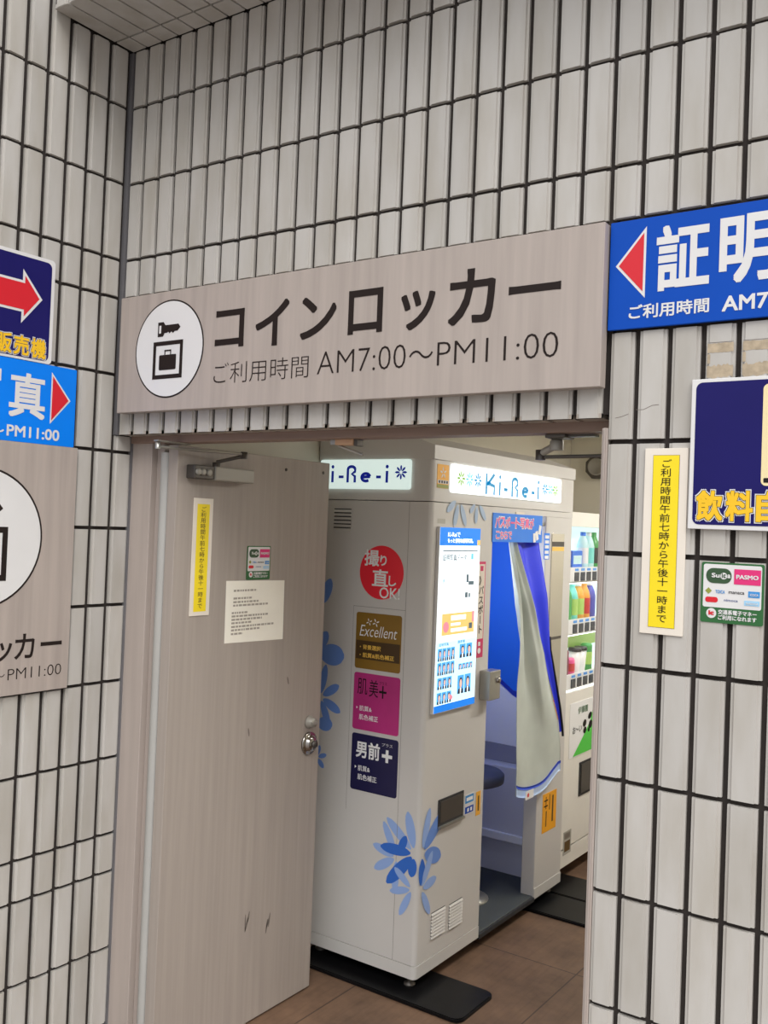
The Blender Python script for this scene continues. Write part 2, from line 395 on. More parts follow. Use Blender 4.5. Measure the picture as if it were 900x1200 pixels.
# inside room
fl = MB(); fl.bx(-.16, 3.6, -.02, 3.6, -.1, 0, 'floor_tile_base'); struct(fl.build('floor'))
struct(MB().bx(-6, 8, -8, -.02, -.1, 0, 'street').build('ground'))
struct(MB().bx(-.16, 3.1, .12, 3.6, 2.35, 2.45, 'room_paint').build('ceiling'))
struct(MB().bx(-.16, 0, .16, 3.6, 0, 2.35, 'room_paint').build('wall_inner_left'))
struct(MB().bx(0, 3.0, 3.42, 3.6, 0, 2.35, 'room_paint').build('wall_far'))
struct(MB().bx(3.0, 3.1, .12, 3.6, 0, 2.35, 'room_paint').build('wall_inner_right'))
struct(MB().bx(1.7, 3.0, .12, .15, 0, 2.35, 'room_paint').bx(0, 1.7, .12, .15, 1.96, 2.35, 'room_paint').build('wall_inner_front'))
lamp = thing('ceiling_light', (1.5, 1.38, 2.33), 'added short white strip light, out of view on the passage ceiling nearer the door', 'ceiling light')  # unseen fitting, added to go with the entry light
MB().bx(1.36, 1.64, 1.03, 1.73, 2.315, 2.349, 'vm_white', .004).build('housing', lamp)
MB().tube([(1.5, 1.06, 2.306), (1.5, 1.70, 2.306)], .013, 'lamp_white').build('lamp_tube', lamp)
lamp = thing('ceiling_light', (1.45, 2.7, 2.33), 'long white strip light on the passage ceiling by the far wall', 'ceiling light')
MB().bx(1.27, 1.63, 2.05, 3.35, 2.315, 2.349, 'vm_white', .004).build('housing', lamp)
MB().tube([(1.37, 2.1, 2.306), (1.37, 3.3, 2.306)], .013, 'lamp_white').build('lamp_tube', lamp)
MB().tube([(1.53, 2.1, 2.306), (1.53, 3.3, 2.306)], .013, 'lamp_white').build('lamp_tube', lamp)

# ------------------------------------------------------------------ door leaf
d = MB(); d.bx(.168, .208, .066, .808, .006, 1.902, 'door_film', .002)
door = struct(d.build('door_1'))
sc = MB()
for y, z, L in ((.452, .345, .06), (.458, .338, .05), (.466, .36, .04), (.56, .30, .05), (.572, .318, .05), (.565, .31, .03), (.43, .98, .03), (.62, 1.13, .03)):
    sc.flat(el(y, z, .0035, L/2, 12, random.uniform(-.4, .3)), LF(.208), .0006, 'scuff')
sc.build('scuff_mark', door)
kn = MB(); kn.lathe([(.0, 0), (.041, 0), (.041, .006), (.037, .008), (.034, .008), (.028, .012), (.026, .02), (.02, .024), (.0, .025)], (.208, .748, .892), (1, 0, 0), 'chrome')
kn.lathe([(.012, 0), (.012, .008), (0, .008)], (.233, .748, .892), (1, 0, 0), 'dark_metal'); kn.build('door_knob', door)
kn = MB(); kn.lathe([(.0, 0), (.023, 0), (.023, .006), (.018, .012), (.016, .026), (.0, .027)], (.208, .746, .968), (1, 0, 0), 'closer_grey'); kn.bx(.232, .24, .728, .764, .962, .974, 'steel', .002)
kn.build('deadlock_knob', door)
sc = MB()
for y in (.565, .77): sc.lathe([(0, 0), (.006, 0), (.005, .003), (0, .0035)], (.208, y, 1.862 if y < .6 else 1.865), (1, 0, 0), 'dark_metal', 10)
sc.build('screw', door)

c = thing('door_closer', (.23, .23, 1.82), 'grey door closer on the open door leaf, its arm reaching the frame', 'door closer')
MB().bx(.2085, .252, .185, .36, 1.801, 1.845, 'closer_grey', .004).build('cover', c)
b = MB(); b.bx(.2085, .246, .102, .185, 1.803, 1.845, 'dark_metal', .003)
for y in (.115, .135, .16): b.lathe([(.010, 0), (.010, .006), (.006, .007), (0, .007)], (.246, y, 1.824), (1, 0, 0), 'closer_grey', 12)
b.build('valve_block', c)
MB().lathe([(.012, 0), (.012, .014), (0, .014)], (.232, .205, 1.845), (0, 0, 1), 'dark_metal', 12).tube([(.232, .205, 1.86), (.28, .277, 1.884)], .006, 'dark_metal').lathe([(.011, 0), (.011, .022), (0, .022)], (.28, .277, 1.875), (0, 0, 1), 'dark_metal', 12).build('arm', c)
MB().tube([(.28, .277, 1.890), (.214, -.020, 1.888)], .0045, 'steel').lathe([(.008, 0), (.008, .02), (0, .02)], (.214, -.020, 1.882), (0, 0, 1), 'steel', 12).bx(.206, .226, -.03, .10, 1.9035, 1.9078, 'steel', .001).build('rod', c)

c = thing('door_closer', (1.42, .13, 1.9), 'folded closer arm hanging under the right end of the door head', 'door closer')
MB().bx(1.405, 1.455, .085, .14, 1.899, 1.908, 'dark_metal', .002).bx(1.45, 1.52, .10, .13, 1.902, 1.908, 'dark_metal').build('bracket', c)
MB().lathe([(.016, 0), (.016, .02), (.012, .026), (0, .026)], (1.415, .13, 1.874), (0, 0, 1), 'closer_grey', 14).tube([(1.415, .13, 1.886), (1.365, .15, 1.868)], .009, 'closer_grey').lathe([(.012, 0), (.012, .024), (0, .024)], (1.365, .15, 1.853), (0, 0, 1), 'dark_metal', 14).build('arm', c)
MB().tube([(1.365, .15, 1.86), (1.78, .172, 1.865)], .0045, 'dark_metal').build('rod', c)
MB().bx(1.72, 1.98, .155, .196, 1.80, 1.85, 'closer_grey', .004).build('cover', c)
d2 = MB(); d2.bx(1.66, 2.42, .197, .235, .006, 1.902, 'door_film', .002); struct(d2.build('door_2'))

c = thing('door_catch', (.81, .12, 1.9), 'small tan metal door catch with a hook under the door head', 'door catch')
MB().bx(.772, .79, .088, .118, 1.894, 1.908, 'steel', .001).bx(.79, .85, .086, .12, 1.893, 1.908, 'tan_metal', .001).bx(.85, .862, .09, .118, 1.89, 1.908, 'dark_metal', .001).build('plate', c)
MB().tube([(.79, .105, 1.892), (.86, .12, 1.868), (.862, .12, 1.875)], .004, 'closer_grey', 8).build('hook', c)

# ------------------------------------------------------------------ signs on the walls
def key_icon(mb, fn, n, cu, cv, R, m, hole):
    # locker box with a suitcase, and a key above it
    o = rc(cu-.435*R, cu+.435*R, cv-.61*R, cv+.16*R)
    b = .085*R
    for q in (rc(cu-.435*R, cu-.435*R+b, cv-.61*R, cv+.16*R), rc(cu+.435*R-b, cu+.435*R, cv-.61*R, cv+.16*R), rc(cu-.435*R+b, cu+.435*R-b, cv-.61*R, cv-.61*R+b), rc(cu-.435*R+b, cu+.435*R-b, cv+.16*R-b, cv+.16*R)):
        mb.flat(q, fn, n, m)
    mb.flat(rr(cu-.25*R, cu+.25*R, cv-.43*R, cv-.12*R, .03*R), fn, n, m)
    for q in (rc(cu-.10*R, cu-.07*R, cv-.12*R, cv-.03*R), rc(cu+.07*R, cu+.10*R, cv-.12*R, cv-.03*R), rc(cu-.10*R, cu+.10*R, cv-.05*R, cv-.02*R)): mb.flat(q, fn, n, m)
    kv = cv+.40*R; k0 = cu-.32*R
    pts = [(k0, kv-.14*R), (k0+.16*R, kv-.14*R), (k0+.2*R, kv-.07*R), (k0+.27*R, kv-.07*R), (k0+.31*R, kv-.05*R), (k0+.35*R, kv-.09*R), (k0+.40*R, kv-.05*R), (k0+.45*R, kv-.09*R), (k0+.50*R, kv-.05*R), (k0+.58*R, kv-.05*R), (k0+.66*R, kv+.02*R), (k0+.6*R, kv+.09*R), (k0+.22*R, kv+.09*R), (k0+.16*R, kv+.16*R), (k0, kv+.16*R)]
    mb.flat(pts, fn, n, m); mb.flat(rc(k0+.04*R, k0+.1*R, kv-.07*R, kv+.09*R), fn, n+.0004, hole)

# main sign above the doorway
s = thing('locker_sign', (.81, 0, 2.17), 'long wood-grain coin locker sign with a round key emblem, above the doorway', 'sign')
p = MB(); p.bx(.038, 1.583, -.032, -.001, 1.992, 2.342, 'wood_film', .0015); p.build('panel', s)
fn = BK(-.032); e = MB()
e.flat(el(.2565, 2.172, .1435, k=64), fn, .0006, 'sign_black'); e.flat(el(.2565, 2.172, .139, k=64), fn, .0012, 'sign_white'); key_icon(e, fn, .0018, .2545, 2.172, .143, 'sign_black', 'sign_white')
e.build('emblem', s)
t = MB()
for ch, u0, u1, v0, v1 in (('コ', .443, .553, 2.157, 2.263), ('イ', .595, .713, 2.150, 2.272), ('ン', .753, .871, 2.157, 2.267), ('ロ', .909, 1.015, 2.157, 2.268), ('ッ', 1.069, 1.166, 2.153, 2.247), ('カ', 1.203, 1.326, 2.153, 2.282), ('ー', 1.360, 1.487, 2.209, 2.228)):
    t.text(ch, fn, .0006, 'sign_black', u0, u1, v0, v1, .018 if ch != 'ー' else 0)
t.text('ご利用時間', fn, .0006, 'sign_black', .444, .786, 2.058, 2.116, -.012); t.text('AM7:00', fn, .0006, 'sign_black', .815, 1.088, 2.063, 2.121, -.016)
t.text('～', fn, .0006, 'sign_black', 1.098, 1.165, 2.082, 2.103, -.01); t.text('PM11:00', fn, .0006, 'sign_black', 1.177, 1.485, 2.062, 2.118, -.016)
t.build('lettering', s)

# tall coin locker sign on the left wall
s = thing('locker_sign', (0, -.45, 1.52), 'tall wood-grain coin locker sign cut off by the picture edge, on the left tiled wall', 'sign')
MB().bx(.001, .012, -.752, -.147, 1.170, 1.875, 'wood_film', .001).build('panel', s)
fn = LF(.012); e = MB(); e.flat(el(-.449, 1.607, .194, k=64), fn, .0006, 'sign_black'); e.flat(el(-.449, 1.607, .188, k=64), fn, .0012, 'sign_white'); key_icon(e, fn, .0018, -.449, 1.607, .193, 'sign_black', 'sign_white'); e.build('emblem', s)
t = MB(); t.text('コインロッ', fn, .0006, 'sign_black', -.722, -.335, 1.265, 1.335, .014); t.text('カ', fn, .0006, 'sign_black', -.328, -.264, 1.268, 1.339, .014); t.text('ー', fn, .0006, 'sign_black', -.244, -.173, 1.299, 1.311, 0)
t.text('ご利用時間 AM7:00～', fn, .0006, 'sign_black', -.722, -.354, 1.212, 1.246, -.01); t.text('PM11:00', fn, .0006, 'sign_black', -.345, -.171, 1.213, 1.244, -.014); t.build('lettering', s)

# blue photo sign, left wall
s = thing('photo_sign', (0, -.45, 1.99), 'bright blue ID photo sign with a red arrowhead pointing right, on the left wall', 'sign')
MB().prism(rr(-.80, -.161, 1.876, 2.104, .003), LF(0), .001, .010, 'azure').build('panel', s)
fn = LF(.010); t = MB()
for i, ch in enumerate('証明写'): t.text(ch, fn, .0006, 'sign_white', -.79+i*.136, -.79+i*.136+.112, 1.945, 2.07, .021)
t.text('真', fn, .0006, 'sign_white', -.379, -.264, 1.944, 2.07, .021); t.text('ご利用時間 AM7:00～', fn, .0006, 'sign_white', -.76, -.390, 1.886, 1.918, .02); t.text('PM11:00', fn, .0006, 'sign_white', -.382, -.212, 1.889, 1.921, .02)
t.build('lettering', s)
a = MB(); a.flat([(-.246, 1.936), (-.179, 2.010), (-.246, 2.085)], fn, .0006, 'sign_white'); a.flat([(-.242, 1.947), (-.186, 2.010), (-.242, 2.074)], fn, .0012, 'sign_red'); a.build('arrowhead', s)

# navy vending machine sign, left wall
s = thing('vending_sign', (0, -.45, 2.25), 'navy vending machine sign with a red arrow and yellow lettering, on the left wall', 'sign')
MB().prism(rr(-.68, -.249, 2.106, 2.404, .012), LF(0), .001, .009, 'sign_white').build('panel', s)
fn = LF(.009); e = MB(); e.flat(rr(-.67, -.260, 2.113, 2.394, .016), fn, .0006, 'navy'); e.build('field', s)
ar = [(-.62, 2.222), (-.357, 2.254), (-.356, 2.212), (-.289, 2.286), (-.356, 2.352), (-.357, 2.314), (-.62, 2.314)]
ar = [(-.62, 2.238), (-.353, 2.238), (-.353, 2.206), (-.288, 2.284), (-.353, 2.358), (-.353, 2.326), (-.62, 2.326)]
ai = [(-.615, 2.245), (-.346, 2.245), (-.346, 2.226), (-.298, 2.284), (-.346, 2.340), (-.346, 2.319), (-.615, 2.319)]
a = MB(); a.flat(ar, fn, .0012, 'sign_white'); a.flat(ai, fn, .0018, 'sign_red'); a.build('arrow', s)
t = MB()
for i, ch in enumerate('飲料自動販売機'):
    u0 = -.268-(7-i)*.0545+.0035
    t.text(ch, fn, .0012, 'sign_white', u0-.002, u0+.052, 2.114, 2.175, .06); t.text(ch, fn, .0016, 'navy', u0, u0+.050, 2.116, 2.173, .045); t.text(ch, fn, .0020, 'gold_letter', u0+.001, u0+.049, 2.117, 2.172, .028)
t.build('lettering', s)

# blue photo sign, right
s = thing('photo_sign', (1.9, 0, 2.23), 'bright blue ID photo sign with a red arrowhead pointing left, right of the long sign', 'sign')
MB().bx(1.587, 2.33, -.010, -.001, 2.114, 2.344, 'sky_blue', .001).build('panel', s)
fn = BK(-.010); t = MB()
for i, ch in enumerate('証明写真'): t.text(ch, fn, .0006, 'sign_white', 1.688+i*.128, 1.797+i*.128, 2.186, 2.321, .026)
t.text('ご利用時間', fn, .0006, 'sign_white', 1.633, 1.799, 2.133, 2.163, .02); t.text('AM7:00～PM11:00', fn, .0006, 'sign_white', 1.824, 2.165, 2.131, 2.162, .02); t.build('lettering', s)
a = MB(); a.flat([(1.601, 2.249), (1.666, 2.176), (1.666, 2.326)], fn, .0006, 'sign_white'); a.flat([(1.608, 2.249), (1.661, 2.190), (1.661, 2.313)], fn, .0012, 'sign_red'); a.build('arrowhead', s)

# navy drinks sign, right
s = thing('vending_sign', (1.98, 0, 1.85), 'navy drinks vending sign with yellow lettering on the right tiled pier', 'sign')
MB().bx(1.770, 2.2, -.010, -.001, 1.699, 1.999, 'sign_white', .001).build('panel', s)
fn = BK(-.010); MB().flat(rr(1.779, 2.191, 1.708, 1.992, .013), fn, .0006, 'navy').build('field', s)
e = MB(); e.flat(rr(1.908, 2.16, 1.786, 1.983, .010), fn, .0012, 'cream_panel'); e.flat(rr(1.913, 1.94, 1.792, 1.801, .002), fn, .0018, 'ink'); e.build('picture', s)
t = MB()
for i, ch in enumerate('飲料自動販売機'):
    u0 = 1.786+i*.0575
    t.text(ch, fn, .0012, 'sign_white', u0-.003, u0+.055, 1.713, 1.779, .065); t.text(ch, fn, .0016, 'ink', u0-.001, u0+.053, 1.715, 1.777, .046); t.text(ch, fn, .0020, 'gold_letter', u0, u0+.052, 1.716, 1.776, .032)
t.build('lettering', s)

# vertical yellow opening-hours strips
HOURS = 'ご利用時間午前七時から午後十一時まで'
s = thing('hours_sign', (1.72, 0, 1.67), 'vertical yellow opening hours strip with white margin on the right tiled pier', 'notice')
MB().bx(1.676, 1.765, -.004, -.0005, 1.481, 1.862, 'warm_white', .0006).build('board', s)
fn = BK(-.004); MB().flat(rc(1.6935, 1.7485, 1.495, 1.848), fn, .0004, 'brown_ink').flat(rc(1.6942, 1.7478, 1.4957, 1.8473), fn, .0008, 'yellow').build('field', s)
MB().column(HOURS, fn, .0014, 'ink', 1.7215, .023, 1.840, 1.505, .004).build('lettering', s)
s = thing('hours_sign', (.208, .18, 1.56), 'vertical yellow opening hours strip stuck on the open door leaf', 'notice')
MB().bx(.2082, .2105, .138, .221, 1.380, 1.745, 'warm_white', .0005).build('board', s)
fn = LF(.2105); MB().flat(rc(.153, .206, 1.393, 1.727), fn, .0004, 'yellow').build('field', s)
MB().column(HOURS, fn, .0010, 'brown_ink', .1795, .023, 1.720, 1.402, .004).build('lettering', s)

def ic_sticker(fn, u0, u1, v0, v1, label):
    w, h = u1-u0, v1-v0
    U = lambda a: u0+a*w
    V = lambda a: v1-a*h
    s = thing('ic_card_sticker', fn((u0+u1)/2, v0, 0), label, 'sticker')
    MB().prism(rr(u0, u1, v0, v1, .004), fn, .0004, .0016, 'ic_green').build('backing', s)
    MB().flat(rr(U(.035), U(.965), V(.745), V(.03), .004), fn, .0020, 'sign_white').build('field', s)
    e = MB()
    e.flat(rr(U(.08), U(.49), V(.345), V(.095), .115*h), fn, .0026, 'dark_green')
    e.text('Su', fn, .0032, 'sign_white', U(.17), U(.30), V(.25), V(.175), .03); e.flat(el(U(.365), V(.22), .055*w), fn, .0030, 'sign_white'); e.text('i', fn, .0034, 'dark_green', U(.335), U(.35), V(.25), V(.175), .03)
    e.text('c', fn, .0036, 'dark_green', U(.36), U(.40), V(.25), V(.19), .03); e.text('a', fn, .0032, 'sign_white', U(.425), U(.475), V(.25), V(.19), .03)
    e.flat(rc(U(.53), U(.95), V(.345), V(.095)), fn, .0026, 'magenta'); e.text('PASMO', fn, .0032, 'sign_white', U(.565), U(.915), V(.255), V(.185), .035)
    e.flat([(U(.07), V(.475)), (U(.125), V(.53)), (U(.18), V(.475)), (U(.125), V(.42))], fn, .0026, 'logo_olive')
    e.text('TOICA', fn, .0026, 'logo_blue', U(.24), U(.39), V(.51), V(.455), .02); e.text('manaca', fn, .0026, 'ink', U(.45), U(.70), V(.505), V(.465), .01)
    e.flat(rc(U(.76), U(.94), V(.545), V(.445)), fn, .0026, 'logo_blue'); e.text('ICOCA', fn, .0032, 'sign_white', U(.79), U(.92), V(.52), V(.48), .02)
    e.flat(rr(U(.075), U(.28), V(.665), V(.575), .04*h), fn, .0026, 'sign_red'); e.text('nimoca', fn, .0026, 'logo_navy', U(.38), U(.60), V(.635), V(.595), .01)
    e.flat(rc(U(.70), U(.94), V(.68), V(.60)), fn, .0026, 'logo_light'); e.text('SUGOCA', fn, .0032, 'sign_white', U(.73), U(.92), V(.66), V(.625), .02)
    e.build('card_logo', s)
    t = MB(); t.flat(el(U(.18), V(.845), .082*w), fn, .0022, 'sign_white'); t.text('ic', fn, .0028, 'sign_red', U(.135), U(.225), V(.875), V(.80), .05)
    t.text('交通系電子マネー', fn, .0022, 'sign_white', U(.29), U(.90), V(.855), V(.775), .03); t.text('ご利用になれます', fn, .0022, 'sign_white', U(.29), U(.90), V(.945), V(.865), .03); t.build('lettering', s)
ic_sticker(BK(0), 1.7985, 1.918, 1.515, 1.634, 'square green and white IC card sticker on the right pier tiles')
ic_sticker(LF(.208), .386, .501, 1.486, 1.598, 'small green and white IC card sticker on the door above the paper notice')

# paper notice on the door
nt = MB(); nt.prism([(.297, 1.284), (.582, 1.277), (.579, 1.480), (.440, 1.483), (.295, 1.485)], LF(.208), .0004, .0012, 'paper')
for k, (z, a, b) in enumerate(((1.452, .33, .44), (1.427, .33, .42), (1.415, .33, .45), (1.404, .33, .50), (1.380, .325, .40), (1.369, .325, .50), (1.358, .325, .47), (1.347, .325, .42), (1.335, .325, .53), (1.324, .325, .46), (1.312, .325, .38))):
    u = a
    while u < b:
        w = random.uniform(.006, .018); nt.flat(rc(u, min(b, u+w), z-.0032, z+.0032), LF(.208), .0016, 'paper_ink'); u += w+.0035
tag(nt.build('paper_notice'), 'off-white paper notice taped on the door below the small sticker', 'notice')

# ------------------------------------------------------------------ photo booth
BX0, BX, BY0, BY1, BZ0, BZT = .008, .535, 1.0, 2.252, .052, 1.932
OY0, OY1, OZT = 1.468, 1.970, 1.752
B = thing('photo_booth', (.27, 1.62, .014), 'white ID photo booth with lit name signs and a half-drawn curtain, inside the doorway', 'photo booth')
def roundbox_plan(x0, x1, y0, y1, r):
    pts = [(x0, y1), (x0, y0)]
    for i in range(7):
        t = math.radians(-90+90*i/6); pts.append((x1-r+r*math.cos(t), y0+r+r*math.sin(t)))
    pts += [(x1, y1)]
    return pts
PLAN = lambda u, v, n: (u, v, n)
m = MB(); m.prism(roundbox_plan(BX0, BX, BY0, OY0, .018), PLAN, .10, 1.775, 'booth_white')
m.build('camera_cabinet', B)
m = MB(); m.prism(roundbox_plan(BX0, BX+.002, BY0-.002, OY0, .018), PLAN, BZ0, .098, 'booth_white'); m.build('plinth', B)
m = MB(); m.bx(.47, BX, OY1, BY1, BZ0, OZT, 'booth_white', .004); m.bx(BX, BX+.002, OY1+.002, BY1, BZ0, .098, 'booth_white'); m.build('front_panel', B)
m = MB(); m.prism(roundbox_plan(BX0, BX, BY0, BY1, .018), PLAN, 1.778, BZT, 'booth_white'); m.bx(.45, BX, OY0, BY1, OZT, 1.776, 'booth_white'); m.build('fascia', B)
# roof: hipped lid whose front slopes back
m = MB()
prof = [(BX0, BZT), (BX+.006, BZT), (BX+.006, 1.983), (.40, 2.03), (BX0, 2.05)]
m.prism(prof, lambda u, v, n: (u, n, v), BY0-.004, BY1+.004, 'booth_white'); m.build('roof', B)
m = MB(); m.bx(BX0, .53, OY0-.02, BY1-.02, BZ0-.01, .066, 'booth_floor', .003).bx(.528, .54, OY0, OY1, .045, .062, 'slot_dark'); m.build('floor_tray', B)
m = MB(); m.bx(BX0, .02, OY0, BY1-.01, .066, 1.775, 'backdrop_blue'); m.bx(BX0, .47, 2.21, BY1-.002, .066, 1.775, 'inner_lavender'); m.build('back_panel', B)
fn = BK(2.208); m = MB(); m.flat(rc(.022, .468, .90, 1.774), fn, .0, 'backdrop_blue'); m.prism([(.022, 1.02), (.10, 1.0), (.18, .965), (.28, .893), (.468, .80), (.468, .90), (.28, .915), (.18, .985), (.10, 1.012), (.022, 1.03)], fn, 0, .006, 'edge_blue'); m.build('backdrop', B)
m = MB(); m.prism([(.022, .655), (.30, .653), (.468, .653), (.468, .80), (.28, .893), (.18, .960), (.10, .998), (.022, 1.02)], fn, 0, .012, 'inner_white'); m.build('backrest', B)
m = MB(); m.bx(.022, .468, 2.190, 2.207, .572, .652, 'inner_shade').bx(.022, .468, 2.12, 2.208, .255, .571, 'inner_lavender', .006).bx(.022, .468, 2.105, 2.208, .225, .262, 'inner_white', .004).bx(.022, .468, 2.14, 2.208, .067, .226, 'inner_lavender'); m.build('bench', B)  # grey band below the backrest is shade put into the colour
st = MB(); st.lathe([(0, 0), (.13, 0), (.148, .008), (.15, .022), (.15, .04), (.14, .05), (0, .054)], (.31, 1.76, .572), (0, 0, 1), 'stool_blue', 36); sto = st.build('stool', B)
MB().lathe([(.025, 0), (.025, .498), (0, .498)], (.31, 1.76, .07), (0, 0, 1), 'steel', 16).lathe([(.1, 0), (.1, .006), (.03, .012), (0, .012)], (.31, 1.76, .067), (0, 0, 1), 'steel', 20).build('pole', sto)
MB().bx(.14, .40, OY0+.0005, OY0+.012, 1.36, 1.64, 'lamp_pale', .003).build('inner_lamp', B)
# adjustable feet under the booth
for x, y in ((.49, 1.04), (.06, 1.06), (.49, 2.2), (.06, 2.2)):
    MB().lathe([(.022, 0), (.022, .006), (.009, .01), (.009, .04), (0, .04)], (x, y, .0135), (0, 0, 1), 'dark_metal', 14).build('foot', B)

# faint joints of the sheet-metal panels
fb = BK(BY0); ff = LF(BX)
m = MB(); m.flat(rc(.437, .4385, .10, 1.775), fb, .0008, 'seam'); m.flat(rc(.20, .4375, 1.372, 1.3735), fb, .0008, 'seam'); m.flat(rc(.20, .2012, .60, 1.372), fb, .0008, 'seam')
m.build('panel_joint', B)
# light boxes
def star(mb, fn, n, cu, cv, r, m, k=8, su=1):
    for i in range(k):
        a = 360*i/k+22.5*(k != 8)
        pts = petal(0, 0, a, r*.2, r, r*.34, 5)
        mb.flat([(cu+x*su, cv+y) for x, y in pts], fn, n, m)
def name_letters(t, fn, n, us, v0, v1, m, cap):
    """tall narrow rounded display letters of the booth sign"""
    h = v1-v0; th = h*.175
    def pipe(pts, w=th): # flat stroke
        L, Rr = [], []
        for i, p in enumerate(pts):
            a = pts[max(0, i-1)]; b = pts[min(len(pts)-1, i+1)]; dx, dy = b[0]-a[0], b[1]-a[1]; q = math.hypot(dx, dy)
            L.append((p[0]-dy/q*w/2, p[1]+dx/q*w/2)); Rr.append((p[0]+dy/q*w/2, p[1]-dx/q*w/2))
        for i in range(len(pts)-1): t.flat([Rr[i], Rr[i+1], L[i+1], L[i]], fn, n, m)
    arc = lambda cx, cy, rx, ry, a0, a1, k=10: [(cx+rx*math.cos(math.radians(a0+(a1-a0)*i/k)), cy+ry*math.sin(math.radians(a0+(a1-a0)*i/k))) for i in range(k+1)]
    for ch, a, b in us:
        w = b-a
        if ch == 'K':
            pipe([(a+th/2, v0), (a+th/2, v1)]); pipe([(a+th, v0+h*.45), (b-th*.6, v1)]); pipe([(a+th, v0+h*.55), (b-th/2, v0+h*.42), (b-th/2, v0)])
        elif ch == 'i':
            pipe([((a+b)/2, v0), ((a+b)/2, v0+h*.66)]); t.flat(el((a+b)/2, v0+h*.9, th*.6, k=12), fn, n, m)
        elif ch == '-': pipe([(a, v0+h*.32), (b, v0+h*.32)], th*.9)
        elif ch == 'R':
            pipe([(a+th/2, v0), (a+th/2, v0+h*.75)] + arc(a+w*.5, v0+h*.75, w*.5-th/2, h*.25-th/2, 180, 0) + [(b-th/2, v0+h*.62), (a+w*.55, v0+h*.48), (b-th/2, v0+h*.36), (b-th/2, v0)])
        elif ch == 'e':
            pipe([(a+th/2, v0+h*.30), (b-th/2, v0+h*.34)]); pipe(arc((a+b)/2, v0+h*.3, w/2-th/2, h*.3-th/2, 12, 310, 18))
lb = MB(); lb.prism(rr(.020, .4415, 1.819, 1.931, .010), fb, .001, .012, 'lamp_dusk'); lbo = lb.build('lit_sign', B)
t = MB(); name_letters(t, BK(BY0-.012), .0008, [('i', .070, .094), ('-', .112, .136), ('R', .150, .196), ('e', .216, .268), ('-', .290, .312), ('i', .330, .348)], 1.843, 1.910, 'lamp_navytext', 0)
t.build('lettering', lbo); q = MB(); star(q, BK(BY0-.012), .0008, .402, 1.882, .027, 'lamp_navytext'); q.build('star_mark', lbo)
lb = MB(); lb.prism(rr(1.118, 2.088, 1.816, 1.923, .010), ff, .001, .012, 'lamp_white'); lbo = lb.build('lit_sign', B)
t = MB(); fl_ = LF(BX+.012); name_letters(t, fl_, .0008, [('K', 1.372, 1.452), ('i', 1.474, 1.51), ('-', 1.528, 1.56), ('R', 1.594, 1.655), ('e', 1.69, 1.755), ('-', 1.782, 1.812), ('i', 1.828, 1.866)], 1.822, 1.905, 'lamp_bluetext', 0)
for u, mm in ((1.18, 'lamp_green'), (1.245, 'lamp_cyan'), (1.31, 'lamp_bluetext'), (1.915, 'lamp_bluetext'), (1.97, 'lamp_cyan'), (2.022, 'lamp_green')): q = MB(); star(q, fl_, .0008, u, 1.872, .030, mm); q.build('star_mark', lbo)
t.build('lettering', lbo)
m = MB(); m.prism(rr(1.026, 1.108, 1.828, 1.916, .004), ff, .0004, .0012, 'gold_sticker'); m.flat(rc(1.03, 1.104, 1.845, 1.858), ff, .0018, 'sign_white'); m.flat(rc(1.026, 1.108, 1.829, 1.842), ff, .0018, 'logo_olive')
star(m, ff, .0018, 1.067, 1.885, .022, 'sign_white', 5)
for i in range(4): m.flat(rc(1.036+i*.018, 1.046+i*.018, 1.847, 1.856), ff, .0024, 'ink')
m.build('sticker', B)

def vent(fn, u0, u1, v0, v1, k, name='vent'):
    m = MB(); p = (v1-v0)/k
    for i in range(k):
        a = v0+i*p
        m.prism([(a, .0003), (a+p*.75, .0003), (a+p*.12, .006)], lambda u, v, n: fn(n, u, v), u0, u1, 'booth_white'); m.flat(rc(u0, u1, a+p*.72, a+p), fn, .0006, 'slot_dark')
    m.build(name, B)
vent(fb, .088, .171, 1.656, 1.742, 6)
vent(ff, 1.100, 1.198, .166, .262, 8); vent(ff, 1.228, 1.327, .160, .255, 8)

# flower decals
_fl = [0]
def flower(name, fn, cu, cv, pet, m, r0=.016):
    f = MB(); _fl[0] += 1; base = .0004+.00025*(_fl[0] % 12)
    for i, (a, L, w) in enumerate(pet): f.flat(petal(cu, cv, a, r0, L, w), fn, base+.00003*i, m[i % len(m)] if isinstance(m, (list, tuple)) else m)
    f.build(name, B)
flower('flower_decal', fb, .517, .500, [(104, .150, .042), (140, .165, .040)], 'petal_pale', .022)
flower('flower_decal', fb, .440, .470, [(118, .135, .034), (166, .110, .036), (212, .115, .038), (268, .125, .034)], 'petal_pale', .014)
flower('flower_decal', fb, .517, .500, [(181, .150, .044), (228, .175, .050), (262, .085, .040)], 'petal_deep', .018)
flower('flower_decal', fb, .440, .470, [(66, .095, .034)], 'petal_deep', .02)
flower('flower_decal', fb, .512, .372, [(196, .10, .030), (244, .115, .030), (142, .10, .030)], 'petal_pale', .012)
flower('flower_decal', ff, 1.018, .502, [(74, .160, .045), (40, .190, .060), (-18, .140, .066), (-84, .11, .040)], ['petal_pale', 'petal_mid', 'petal_mid', 'petal_deep'], .02)
flower('flower_decal', ff, 1.020, .372, [(60, .140, .040), (8, .105, .040), (-58, .125, .036), (96, .095, .030)], ['petal_pale', 'petal_pale', 'petal_pale', 'petal_deep'], .014)
flower('flower_decal', ff, 1.19, 1.800, [(-148, .105, .030), (-106, .115, .034), (-62, .120, .034)], 'petal_grey', .030)
flower('flower_decal', ff, 1.33, 1.795, [(-138, .075, .024), (-95, .092, .028), (-46, .105, .028)], 'petal_grey', .026)
flower('flower_decal', fb, .03, 1.175, [(0, .135, .09), (60, .10, .05)], 'petal_mid')
